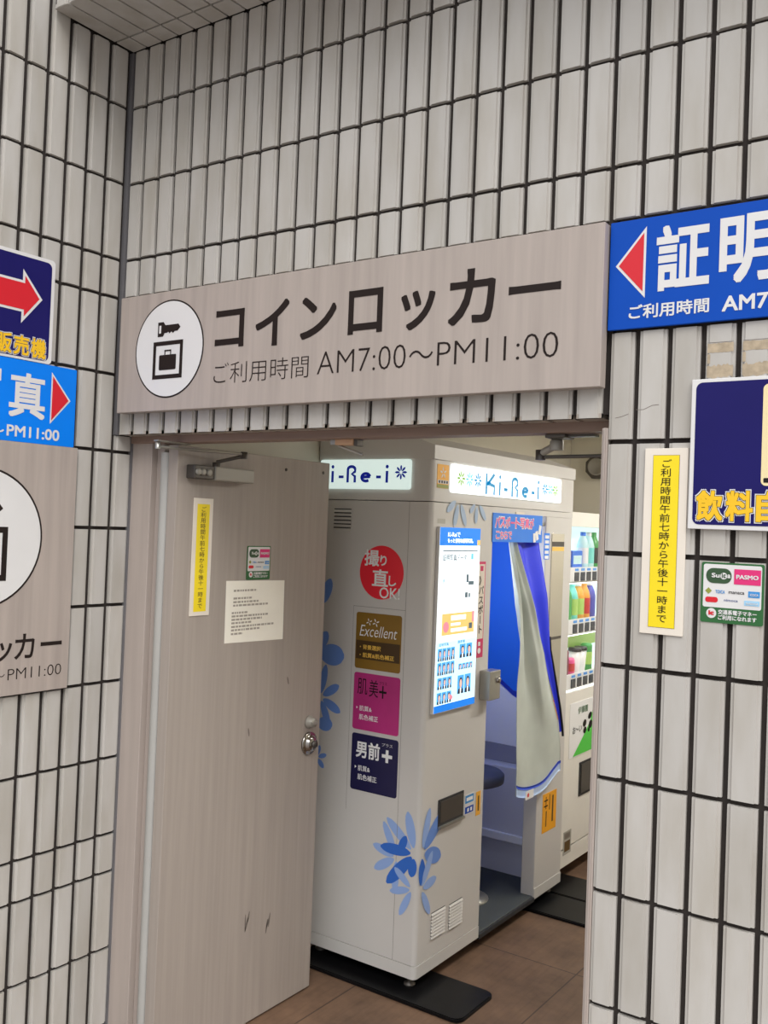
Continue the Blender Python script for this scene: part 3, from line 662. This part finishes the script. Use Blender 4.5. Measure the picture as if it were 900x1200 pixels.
flower('flower_decal', fb, .045, 1.355, [(70, .12, .05)], 'petal_mid')
flower('flower_decal', fb, .055, 1.005, [(80, .13, .036), (32, .105, .038), (-25, .11, .04), (-65, .115, .036)], 'petal_mid')
flower('flower_decal', fb, .03, .90, [(5, .09, .06)], 'petal_mid'); flower('flower_decal', fb, .05, .77, [(20, .05, .02), (-45, .05, .024), (75, .05, .02)], 'petal_mid', .008)

# stickers on the booth's end
def stk(name, fn, poly, m, label=None):
    o = MB().prism(poly, fn, .0004, .0014, m).build(name, B)
    if label: o['label'] = label
    return o
o = stk('round_sticker', fb, el(.323, 1.506, .100, .101, 48), 'red_sticker', 'red round sticker')
t = MB(); z = .002
t.text('撮', fb, z, 'white_print', .244, .312, 1.528, 1.590, .02); t.text('り', fb, z, 'white_print', .316, .346, 1.532, 1.571, .02); t.text('直', fb, z, 'white_print', .282, .356, 1.454, 1.518, .02); t.text('し', fb, z, 'white_print', .358, .392, 1.458, 1.496, .02); t.text('OK!', fb, z, 'white_print', .318, .410, 1.410, 1.452, .012)
t.build('lettering', o)
o = stk('option_sticker', fb, rr(.216, .424, 1.139, 1.351, .010), 'bronze', 'bronze sticker')
t = MB(); t.flat(rc(.220, .420, 1.175, 1.245), fb, .002, 'dark_bronze'); t.text('Excellent', fb, .0026, 'white_print', .234, .406, 1.262, 1.304, -.004, .25)
for u, v, r in ((.277, 1.317, .014), (.308, 1.316, .016)): star(t, fb, .0026, u, v, r, 'white_print', 4)
t.text('・背景選択', fb, .0026, 'bronze_text', .238, .335, 1.212, 1.230, .02); t.text('・肌質&肌色補正', fb, .0026, 'bronze_text', .238, .396, 1.182, 1.200, .02); t.build('lettering', o)
o = stk('option_sticker', fb, rr(.216, .427, .909, 1.123, .010), 'pink_panel', 'pink sticker')
t = MB(); t.text('肌', fb, .002, 'ink', .234, .280, 1.042, 1.102, 0); t.text('美', fb, .002, 'ink', .288, .330, 1.038, 1.102, 0); t.text('+', fb, .002, 'ink', .334, .368, 1.038, 1.085, 0); t.text('プラス', fb, .002, 'ink', .334, .368, 1.088, 1.100, 0)
t.text('▸', fb, .002, 'white_print', .232, .239, .986, .996, 0); t.text('肌質&', fb, .002, 'white_print', .246, .304, .980, 1.000, .01); t.text('肌色補正', fb, .002, 'white_print', .246, .334, .947, .968, .01); t.build('lettering', o)
o = stk('option_sticker', fb, rr(.217, .429, .682, .894, .010), 'navy_panel', 'dark navy sticker')
t = MB(); t.text('男前', fb, .002, 'white_print', .238, .348, .805, .868, .024); t.text('+', fb, .002, 'white_print', .358, .404, .805, .852, .03); t.text('プラス', fb, .002, 'white_print', .356, .404, .863, .875, 0)
t.text('▸', fb, .002, 'white_print', .235, .243, .762, .774, 0); t.text('肌質&', fb, .002, 'white_print', .250, .306, .755, .776, .01); t.text('肌色補正', fb, .002, 'white_print', .250, .338, .722, .744, .01); t.build('lettering', o)

# lit sample panel on the front
o = MB().prism(rc(1.038, 1.344, 1.002, 1.687), ff, .001, .0136, 'booth_white').flat(rc(1.040, 1.342, 1.004, 1.685), ff, .014, 'lamp_panel').build('sample_panel', B)
fp = LF(BX+.014); t = MB()
t.flat(rc(1.040, 1.342, 1.618, 1.685), fp, .0006, 'lamp_header'); t.flat(rc(1.040, 1.342, 1.004, 1.030), fp, .0006, 'lamp_header'); t.flat(rc(1.318, 1.342, 1.620, 1.640), fp, .0010, 'lamp_gold')
t.text('Ki-Reiで', fp, .0012, 'lamp_white', 1.095, 1.185, 1.650, 1.668, .01); t.text('もっと便利な証明写真。', fp, .0012, 'lamp_white', 1.095, 1.285, 1.628, 1.645, .02)
t.text('証明写真データ', fp, .0006, 'lamp_text', 1.065, 1.240, 1.560, 1.585, .01); t.flat(rc(1.065, 1.325, 1.596, 1.600), fp, .0006, 'lamp_text')
t.flat(rc(1.275, 1.292, 1.565, 1.588), fp, .0006, 'lamp_cyan')
for u, v, w, h in ((1.245, 1.478, .016, .03), (1.262, 1.468, .04, .014), (1.238, 1.42, .02, .02), (1.265, 1.42, .012, .016)): t.flat(rc(u, u+w, v, v+h), fp, .0006, 'lamp_text')
t.text('使い', fp, .0006, 'lamp_bluetext', 1.07, 1.10, 1.475, 1.495, 0)
t.flat(rc(1.075, 1.315, 1.285, 1.365), fp, .0006, 'lamp_gold'); t.flat(rc(1.14, 1.25, 1.338, 1.356), fp, .0010, 'lamp_panel'); t.flat(rc(1.14, 1.21, 1.318, 1.328), fp, .0010, 'lamp_panel'); t.flat(rc(1.14, 1.26, 1.295, 1.308), fp, .0010, 'lamp_panel'); t.flat(el(1.105, 1.315, .02), fp, .0010, 'lamp_pink'); t.flat(rc(1.275, 1.30, 1.30, 1.322), fp, .0010, 'lamp_text'); t.flat(rc(1.298, 1.312, 1.325, 1.366), fp, .0010, 'lamp_pink')
t.flat(rc(1.042, 1.340, 1.032, 1.262), fp, .0004, 'lamp_pale')
t.text('証明写真', fp, .0010, 'lamp_bluetext', 1.06, 1.13, 1.246, 1.258, .01); t.text('履歴書', fp, .0010, 'lamp_bluetext', 1.195, 1.25, 1.248, 1.260, .01)
def portrait(t, u0, u1, v0, v1):
    t = MB(); cu = (u0+u1)/2; w = u1-u0; h = v1-v0
    t.flat(rc(u0, u1, v0, v1), fp, .0008, 'lamp_photo')
    t.flat([(u0+w*.05, v0), (u1-w*.05, v0), (u1-w*.12, v0+h*.22), (cu+w*.12, v0+h*.33), (cu-w*.12, v0+h*.33), (u0+w*.12, v0+h*.22)], fp, .0012, 'lamp_suit')
    t.flat([(cu-w*.06, v0), (cu+w*.06, v0), (cu+w*.1, v0+h*.31), (cu-w*.1, v0+h*.31)], fp, .0014, 'lamp_white')
    t.flat(el(cu, v0+h*.60, w*.27, h*.28, 18), fp, .0014, 'lamp_suit'); t.flat(el(cu, v0+h*.55, w*.21, h*.23, 18), fp, .0018, 'lamp_skin'); t.build('portrait', o)
for r in range(2):
    for i in range(4): portrait(t, 1.055+i*.031, 1.083+i*.031, 1.192-r*.052, 1.238-r*.052)
for i in range(2): portrait(t, 1.212+i*.05, 1.256+i*.05, 1.192, 1.244)
for i in range(4): portrait(t, 1.208+i*.027, 1.232+i*.027, 1.148, 1.170)
for r in range(2):
    for i in range(3): portrait(t, 1.058+i*.035, 1.090+i*.035, 1.088-r*.054, 1.130-r*.054)
for i in range(2): portrait(t, 1.205+i*.053, 1.252+i*.053, 1.056, 1.126)
t.flat(el(1.155, 1.05, .016, .01, 12), fp, .001, 'lamp_pink')
t.build('print', o)
# maroon passport strip
o = stk('passport_strip', ff, rc(1.355, 1.418, 1.176, 1.555), 'maroon', 'maroon passport strip')
t = MB(); t.flat(rc(1.361, 1.412, 1.250, 1.545), ff, .002, 'warm_white'); t.column('》パスポート', ff, .0026, 'ink', 1.3865, .042, 1.500, 1.268, .012); t.flat(rc(1.375, 1.398, 1.518, 1.538), ff, .0026, 'maroon')
t.flat(rc(1.378, 1.395, 1.222, 1.238), ff, .002, 'white_print'); t.flat(el(1.387, 1.203, .012), ff, .002, 'white_print'); t.build('lettering', o)
m = MB(); m.flat(rc(1.04, 1.095, 1.698, 1.716), ff, .0008, 'booth_grey'); m.build('rating_plate', B)
# coin unit
m = MB(); m.bx(BX, .583, 1.402, 1.492, 1.008, 1.124, 'steel', .004); m.lathe([(.012, 0), (.012, .008), (.007, .010), (0, .010)], (.583, 1.468, 1.085), (1, 0, 0), 'chrome', 16); m.build('lock_box', B)
# banner hung over the opening
bn = MB(); bn.bx(.5365, .5395, 1.46, 1.918, 1.634, 1.752, 'banner_blue', .001); bo = bn.build('banner', B)
MB().bx(BX, .539, 1.66, 1.74, 1.744, 1.762, 'warm_white').build('clip', bo)
fn = LF(.5395); t = MB()
for ch, u0 in zip('パスポート写真が', [1.478+i*.0445 for i in range(8)]):
    t.text(ch, fn, .0006, 'white_print', u0-.003, u0+.043, 1.693-.003, 1.737+.003 if ch != 'ー' else 1.72, .06) if ch != 'ー' else None
    (t.text(ch, fn, .0012, 'pink_ink', u0, u0+.040, 1.694, 1.736, .025) if ch != 'ー' else t.flat(rc(u0, u0+.04, 1.711, 1.719), fn, .0012, 'pink_ink'))
for ch, u0 in zip('こちらで', [1.486+i*.036 for i in range(4)]):
    t.text(ch, fn, .0006, 'white_print', u0-.002, u0+.034, 1.645, 1.680, .06); t.text(ch, fn, .0012, 'pink_ink', u0, u0+.032, 1.647, 1.678, .02)
for u, v, r in ((1.865, 1.665, .3), (1.892, 1.69, -.2), (1.84, 1.655, .1)): t.flat([(u+x*math.cos(r)-y*math.sin(r), v+x*math.sin(r)+y*math.cos(r)) for x, y in rc(-.012, .012, -.02, .02)], fn, .0016, 'white_print')
t.build('lettering', bo)

# curtain
def lerp_tab(tab, z):
    for (z0, a), (z1, b) in zip(tab[:-1], tab[1:]):
        if z <= z0 and z >= z1: return a+(b-a)*(z0-z)/(z0-z1)
    return tab[0][1] if z > tab[0][0] else tab[-1][1]
TL = [(1.74, 1.675), (1.64, 1.680), (1.40, 1.668), (1.33, 1.676), (1.20, 1.668), (1.05, 1.650), (.765, 1.645), (.60, 1.658), (.52, 1.658)]
TB = [(1.74, 1.715), (1.64, 1.722), (1.40, 1.757), (1.13, 1.900), (.83, 2.078), (.70, 2.108), (.52, 2.120)]
TR = [(1.74, 1.935), (1.65, 1.935), (1.43, 1.940), (1.16, 1.965), (.89, 2.075), (.80, 2.105), (.70, 2.125), (.60, 2.140), (.52, 2.140)]
TX = [(1.74, .498), (1.62, .508), (1.40, .556), (1.15, .572), (.9, .578), (.52, .580)]
def sheet(tl, tr, ztop, zbot, nu, nv, fold, m, mb, thick=.0025, off=0):
    P = []
    for j in range(nv+1):
        row = []
        for i in range(nu+1):
            s_ = i/nu; zb = zbot(s_); z = ztop(s_)+(zb-ztop(s_))*j/nv
            a = lerp_tab(tl, z); b = lerp_tab(tr, z)
            row.append(Vector((lerp_tab(TX, z)+fold(s_, z)+off, a+(b-a)*s_, z)))
        P.append(row)
    vs = [p for r in P for p in r] + [p-Vector((thick, 0, 0)) for r in P for p in r]
    n = nu+1; k = n*(nv+1); fs = []
    for j in range(nv):
        for i in range(nu):
            q = (j*n+i, j*n+i+1, (j+1)*n+i+1, (j+1)*n+i); fs.append(q[::-1]); fs.append(tuple(k+x for x in q))
    for j in range(nv): fs.append((j*n, (j+1)*n, k+(j+1)*n, k+j*n)); fs.append((j*n+nu, k+j*n+nu, k+(j+1)*n+nu, (j+1)*n+nu))
    for i in range(nu): fs.append((i, k+i, k+i+1, i+1)); fs.append((nv*n+i, nv*n+i+1, k+nv*n+i+1, k+nv*n+i))
    mb.add(vs, fs, m, True); return P
def fold(s_, z):
    t = max(0, min(1, (z-.55)/1.1))
    sc = .30+.30*(1.65-z); fd = max(0, min(1, (z-.80)/.35))*max(.12, min(1, (1.66-z)/.30)); q = max(0, min(1, (s_-sc)/.09)); crease = (.024*q*q*(3-2*q)-.014*max(0, 1-abs(s_-sc+.06)/.16))*fd
    return crease + .013*min(1, .5+max(0, 1.66-z)*2)*math.sin(s_*9.5+.7+1.2*(1-t))*(.35+.65*t) + .008*math.sin(s_*21+z*3)*t*t + .006*math.sin(z*11+s_*6)*(1-t)
def bot(s_): return .585-.045*math.sin(math.pi*min(1, s_*1.05))**.8+.02*s_
cu = MB(); sheet(TL, TB, lambda s_: 1.70, bot, 40, 60, fold, 'curtain_cloth', cu); cuo = cu.build('curtain', B)
cu = MB(); sheet(TB, TR, lambda s_: 1.70, lambda s_: .78, 14, 50, lambda s_, z: .014*math.sin(s_*7+1.5)*max(.1, (z-.7)), 'curtain_blue', cu, off=.001); q = cu.build('curtain_lining', cuo)
cu = MB(); cu.tube([(lerp_tab(TX, z)+.006, lerp_tab(TR, z)+.002, z) for z in [1.22-.02*i for i in range(24)]], .0055, 'black_trim', 8); cu.build('curtain_edging', cuo)
cu = MB(); sheet(TL, TB, lambda s_: bot(s_)+.038, lambda s_: bot(s_)-.002, 40, 3, lambda s_, z: fold(s_, bot(s_)+.02), 'hem_check', cu, off=.0025)
P = sheet(TL, TB, lambda s_: bot(s_)+.044, lambda s_: bot(s_)+.032, 40, 1, lambda s_, z: fold(s_, bot(s_)+.02), 'hem_blue', cu, off=.004)
cu.build('hem', cuo)
cu = MB(); hx = lerp_tab(TX, .55)+.022; cu.bx(hx, hx+.002, 1.715, 1.79, bot(.2)-.002, bot(.2)+.033, 'white_print'); cu.flat(el(1.737, bot(.2)+.016, .009), LF(hx+.002), .0006, 'sign_red'); cu.build('care_label', cuo)
MB().tube([(.52, OY0, 1.715), (.52, OY1, 1.715)], .008, 'steel').build('curtain_rail', B)

# front odds and ends
o = stk('info_strip', ff, rc(1.950, 2.006, 1.560, 1.677), 'banner_blue')
t = MB()
for i, v in enumerate((1.660, 1.638, 1.616, 1.592, 1.570)): t.flat(rc(1.958, 1.998, v-.007, v+.007), ff, .002, 'white_print')
t.build('print', o)
m = MB(); m.bx(BX, BX+.004, 2.028, 2.160, .92, 1.676, 'mirror', .001); m.flat(rc(2.03, 2.158, 1.618, 1.640), ff, .0046, 'dark_metal'); m.flat(rc(2.03, 2.158, 1.598, 1.616), ff, .0046, 'bronze_text'); m.flat(rc(2.03, 2.158, 1.195, 1.207), ff, .0046, 'dark_metal'); m.build('mirror', B)
o = stk('warning_sticker', ff, rc(2.045, 2.165, .905, .985), 'red_sticker'); MB().flat(rc(2.06, 2.15, .935, .955), ff, .002, 'white_print').build('print', o)
o = stk('small_sticker', ff, rc(2.09, 2.17, .82, .90), 'orange')
m = MB(); m.prism(rc(1.120, 1.305, .566, .672), ff, .0005, .004, 'slot_dark'); m.prism(rc(1.132, 1.296, .585, .664), ff, .004, .006, 'dark_metal'); m.prism([(1.12, .566), (1.305, .566), (1.305, .574), (1.12, .574)], ff, .004, .014, 'steel'); m.build('photo_chute', B)
o = stk('blue_sticker', ff, rc(1.318, 1.392, .570, .648), 'sign_white'); t = MB(); t.flat(rc(1.322, 1.388, .614, .644), ff, .002, 'logo_blue'); t.flat(rc(1.322, 1.388, .574, .600), ff, .002, 'sky_blue'); t.flat(rc(1.330, 1.380, .622, .636), ff, .0026, 'white_print'); t.flat(rc(1.338, 1.352, .580, .594), ff, .0026, 'white_print'); t.flat(rc(1.362, 1.376, .580, .594), ff, .0026, 'white_print'); t.build('print', o)
o = stk('gold_sticker', ff, rc(1.410, 1.446, .548, .642), 'gold_sticker'); MB().flat(rc(1.423, 1.433, .565, .625), ff, .002, 'brown_ink').build('print', o)
o = stk('orange_notice', ff, rc(2.032, 2.178, .325, .500), 'orange', 'orange notice')
t = MB(); t.flat(rc(2.045, 2.085, .465, .471), ff, .002, 'ink'); t.flat(rc(2.045, 2.085, .44, .446), ff, .002, 'ink'); t.flat(rc(2.062, 2.068, .43, .485), ff, .002, 'ink'); t.flat(rc(2.1, 2.106, .42, .49), ff, .002, 'ink'); t.flat(rc(2.13, 2.145, .36, .48), ff, .002, 'brown_ink'); t.flat(rc(2.065, 2.075, .35, .42), ff, .002, 'brown_ink'); t.build('print', o)

# floor plates the machines stand on
def plate(x0, x1, y0, y1, label, r=.035):
    o = MB(); o.prism(rr(x0, x1, y0, y1, r), PLAN, .0005, .010, 'black_plate'); o.prism(rr(x0+.004, x1-.004, y0+.004, y1-.004, r), PLAN, .010, .013, 'black_plate')
    return tag(o.build('floor_plate'), label, 'floor plate', 'steel plates under the machines')
plate(.02, .768, .925, 1.182, 'black steel floor plate sticking out under the near end of the photo booth')
plate(.02, .86, 1.955, 2.195, 'black steel floor plate under the far end of the photo booth', .01)
plate(.02, .86, 2.205, 2.462, 'black steel floor plate between booth and vending machine', .01)

# ------------------------------------------------------------------ vending machine
VX, VY0, VY1, VZ0, VZ1 = .490, 2.275, 3.27, .07, 1.785
V = thing('vending_machine', (.26, 2.78, .013), 'white lit drinks vending machine behind the photo booth', 'vending machine')
WY0, WY1, WZ0, WZ1 = 2.345, 3.18, .908, 1.715
m = MB(); m.bx(.012, .30, VY0, VY1, VZ0, VZ1, 'vm_white')
for a in ((.30, VX, VY0, WY0, .16, VZ1), (.30, VX, WY1, VY1, .16, VZ1), (.30, VX, WY0, WY1, .16, WZ0), (.30, VX, WY0, WY1, WZ1, VZ1)): m.bx(*a, 'vm_white')
m.bx(.30, VX, VY0, VY1, VZ0, .152, 'vm_white'); m.build('cabinet', V)
MB().bx(.302, .395, WY0, WY1, WZ0, WZ1, 'lamp_back').build('lit_back', V)
for y in (WY0+.012, WY1-.012): MB().tube([(.46, y, WZ0+.02), (.46, y, WZ1-.02)], .008, 'led', 8).build('lamp_tube', V)
MB().bx(VX-.006, VX-.003, WY0, WY1, WZ0, WZ1, 'clear_glass').build('window_pane', V)
BR = [1.445, 1.190, .922]
for z in BR:
    MB().bx(.396, .470, WY0+.024, WY1-.024, z-.008, z+.0545, 'vm_white').bx(.470, .480, WY0+.024, WY1-.024, z, z+.070, 'd_white').build('shelf', V); MB().bx(.452, .468, WY0+.03, WY1-.03, z-.013, z-.0085, 'led').build('led_bar', V)
    for i in range(8):
        y = 2.425+i*.0745
        MB().bx(.480, .4835, y, y+.052, z+.002, z+.046, 'vm_button', .0015).build('button', V)
        MB().bx(.480, .4815, y+.006, y+.048, z+.052, z+.064, 'vm_tag').build('price_tag', V)
fv = LF(VX); o = MB().prism(rr(2.405, 3.16, .585, .852, .004), fv, .0004, .002, 'poster_grey').build('poster', V)
t = MB(); t.flat([(2.45, .588), (2.73, .588), (2.80, .7), (2.75, .845), (2.70, .82), (2.66, .74), (2.60, .69)], fv, .0026, 'poster_green'); t.text('伊藤園', fv, .0030, 'ic_green', 2.50, 2.62, .79, .825, .01); t.text('お〜い', fv, .0030, 'ink', 2.44, 2.55, .70, .735, .01)
for u, v, a, b in ((2.585, .735, .022, .018), (2.59, .70, .02, .016), (2.65, .765, .025, .016), (2.66, .72, .024, .02), (2.64, .695, .012, .012)): t.flat(el(u, v, a, b, 14, .4), fv, .0034, 'ink')
t.flat([(2.68, .60), (2.75, .61), (2.75, .68), (2.70, .69)], fv, .0034, 'logo_navy')
t.build('print', o)
m = MB(); m.prism(rc(2.54, 3.05, .378, .545), fv, .0004, .004, 'slot_dark'); m.prism(rc(2.555, 3.035, .392, .535), fv, .004, .008, 'dark_metal'); m.build('delivery_flap', V)
m = MB(); m.prism(rc(2.378, 2.468, .126, .238), fv, .0004, .0014, 'booth_grey'); m.flat(rc(2.39, 2.455, .14, .19), fv, .002, 'brown_ink'); m.flat(rc(2.39, 2.455, .20, .23), fv, .002, 'steel'); m.build('data_plate', V)
for x, y in ((.45, 2.32), (.06, 2.32), (.45, 3.22), (.06, 3.22)): MB().lathe([(.025, 0), (.025, .008), (.01, .012), (.01, .058), (0, .058)], (x, y, .0135 if y < 2.4 else .0005), (0, 0, 1), 'dark_metal', 12).build('foot', V)

# drinks on show
def drink(kind, y, z, h, r, body, band, cap, label, group):
    o = thing(kind, (.431, y, z), label, kind.split('_')[-1], group)
    if kind == 'drink_bottle':
        MB().lathe([(r*.9, 0), (r, .006), (r, h*.62), (r*.8, h*.76), (r*.42, h*.90), (r*.42, h*.93), (0, h*.93)], (.431, y, z), (0, 0, 1), body, 16).build('body', o)
        MB().lathe([(r*1.02, h*.16), (r*1.02, h*.58)], (.431, y, z), (0, 0, 1), band, 16).build('wrapper', o); MB().lathe([(r*.48, h*.90), (r*.48, h), (0, h)], (.431, y, z), (0, 0, 1), cap, 12).build('cap', o)
    elif kind == 'drink_can':
        MB().lathe([(r*.85, 0), (r, .008), (r, h-.012), (r*.85, h), (0, h)], (.431, y, z), (0, 0, 1), body, 16).build('body', o); MB().lathe([(r*1.02, h*.25), (r*1.02, h*.7)], (.431, y, z), (0, 0, 1), band, 16).build('wrapper', o)
    elif kind == 'drink_cup':
        MB().lathe([(r*.75, 0), (r, h*.86), (0, h*.86)], (.431, y, z), (0, 0, 1), body, 16).build('body', o); MB().lathe([(r*1.08, h*.86), (r*1.08, h*.94), (r*.95, h), (0, h)], (.431, y, z), (0, 0, 1), cap, 16).build('lid', o)
    else:
        MB().bx(.41, .450, y-r, y+r, z, z+h, body, .003).build('body', o); MB().bx(.4502, .4515, y-r*.8, y+r*.8, z+h*.3, z+h*.75, band).build('wrapper', o)
Y = [2.545+i*.0745 for i in range(8)]
z = BR[0]+.055; h = .19; g1 = 'drinks in the top row'
drink('drink_can', Y[0]-.115, z, .17, .022, 'd_maroon', 'd_pink', 'd_white', 'slim dark red can at the near end of the top row of drinks', g1)
drink('drink_carton', Y[0]-.02, z, .095, .062, 'd_blue', 'd_clear', 'd_white', 'blue drink carton in the top row', g1)
drink('drink_bottle', Y[1]+.01, z, h, .030, 'd_clear', 'd_white', 'd_blue', 'clear water bottle next to the blue carton in the top row', g1)
drink('drink_bottle', Y[2]+.01, z, h, .030, 'd_clear', 'd_teal', 'd_white', 'clear bottle with teal wrapper in the top row', g1)
drink('drink_bottle', Y[3], z, h, .031, 'd_green', 'd_dark', 'd_green', 'green bottle with dark band in the top row', g1)
z = BR[1]+.055; h = .19; g2 = 'drinks in the middle row'
drink('drink_bottle', Y[0]-.105, z, h, .032, 'd_green', 'd_green', 'd_white', 'dark green tea bottle at the near end of the middle row', g2)
drink('drink_bottle', Y[0]-.03, z, h, .031, 'd_teal', 'd_lime', 'd_teal', 'teal bottle with lime wrapper in the middle row', g2)
drink('drink_bottle', Y[1]-.03, z, h, .033, 'd_orange', 'd_lime', 'd_white', 'orange bottle with lime wrapper in the middle row', g2)
drink('drink_bottle', Y[2]-.03, z, h, .033, 'd_orange', 'd_red', 'd_orange', 'orange bottle with red band in the middle row', g2)
drink('drink_bottle', Y[3]-.03, z, h, .032, 'd_violet', 'd_violet', 'd_white', 'violet bottle in the middle row', g2)
z = BR[2]+.055; g3 = 'drinks in the bottom row'
drink('drink_can', Y[0]-.115, z, .13, .030, 'd_maroon', 'd_maroon', 'd_white', 'dark red can at the near end of the bottom row', g3)
drink('drink_can', Y[0]-.045, z, .085, .032, 'd_pink', 'd_red', 'd_white', 'short pink can in the bottom row', g3)
drink('drink_cup', Y[1]-.045, z, .13, .031, 'd_white', 'd_white', 'd_dark', 'white cup with dark lid beside the pink can', g3)
drink('drink_cup', Y[2]-.045, z, .13, .031, 'd_white', 'd_white', 'd_dark', 'white cup with dark lid farther from the pink can', g3)
drink('drink_can', Y[3]-.045, z, .14, .030, 'd_green', 'd_lime', 'd_white', 'tall green can at the far end of the bottom row', g3)
MB().bx(.396, .398, WY0+.02, WY1-.02, BR[2]+.18, BR[1]-.01, 'd_lime').build('backing_card', V)
# alarm housing on the far wall
a = thing('alarm_sounder', (.17, 3.42, 2.08), 'octagonal grey alarm sounder high on the far wall', 'alarm')
MB().prism(el(.18, 2.08, .075, k=8, rot=math.pi/8), BK(3.42), .0005, .03, 'dark_metal').build('housing', a)
MB().lathe([(.052, 0), (.052, .012), (.045, .016), (.04, .004), (0, .004)], (.18, 3.39, 2.08), (0, -1, 0), 'closer_grey', 24).build('grille', a)
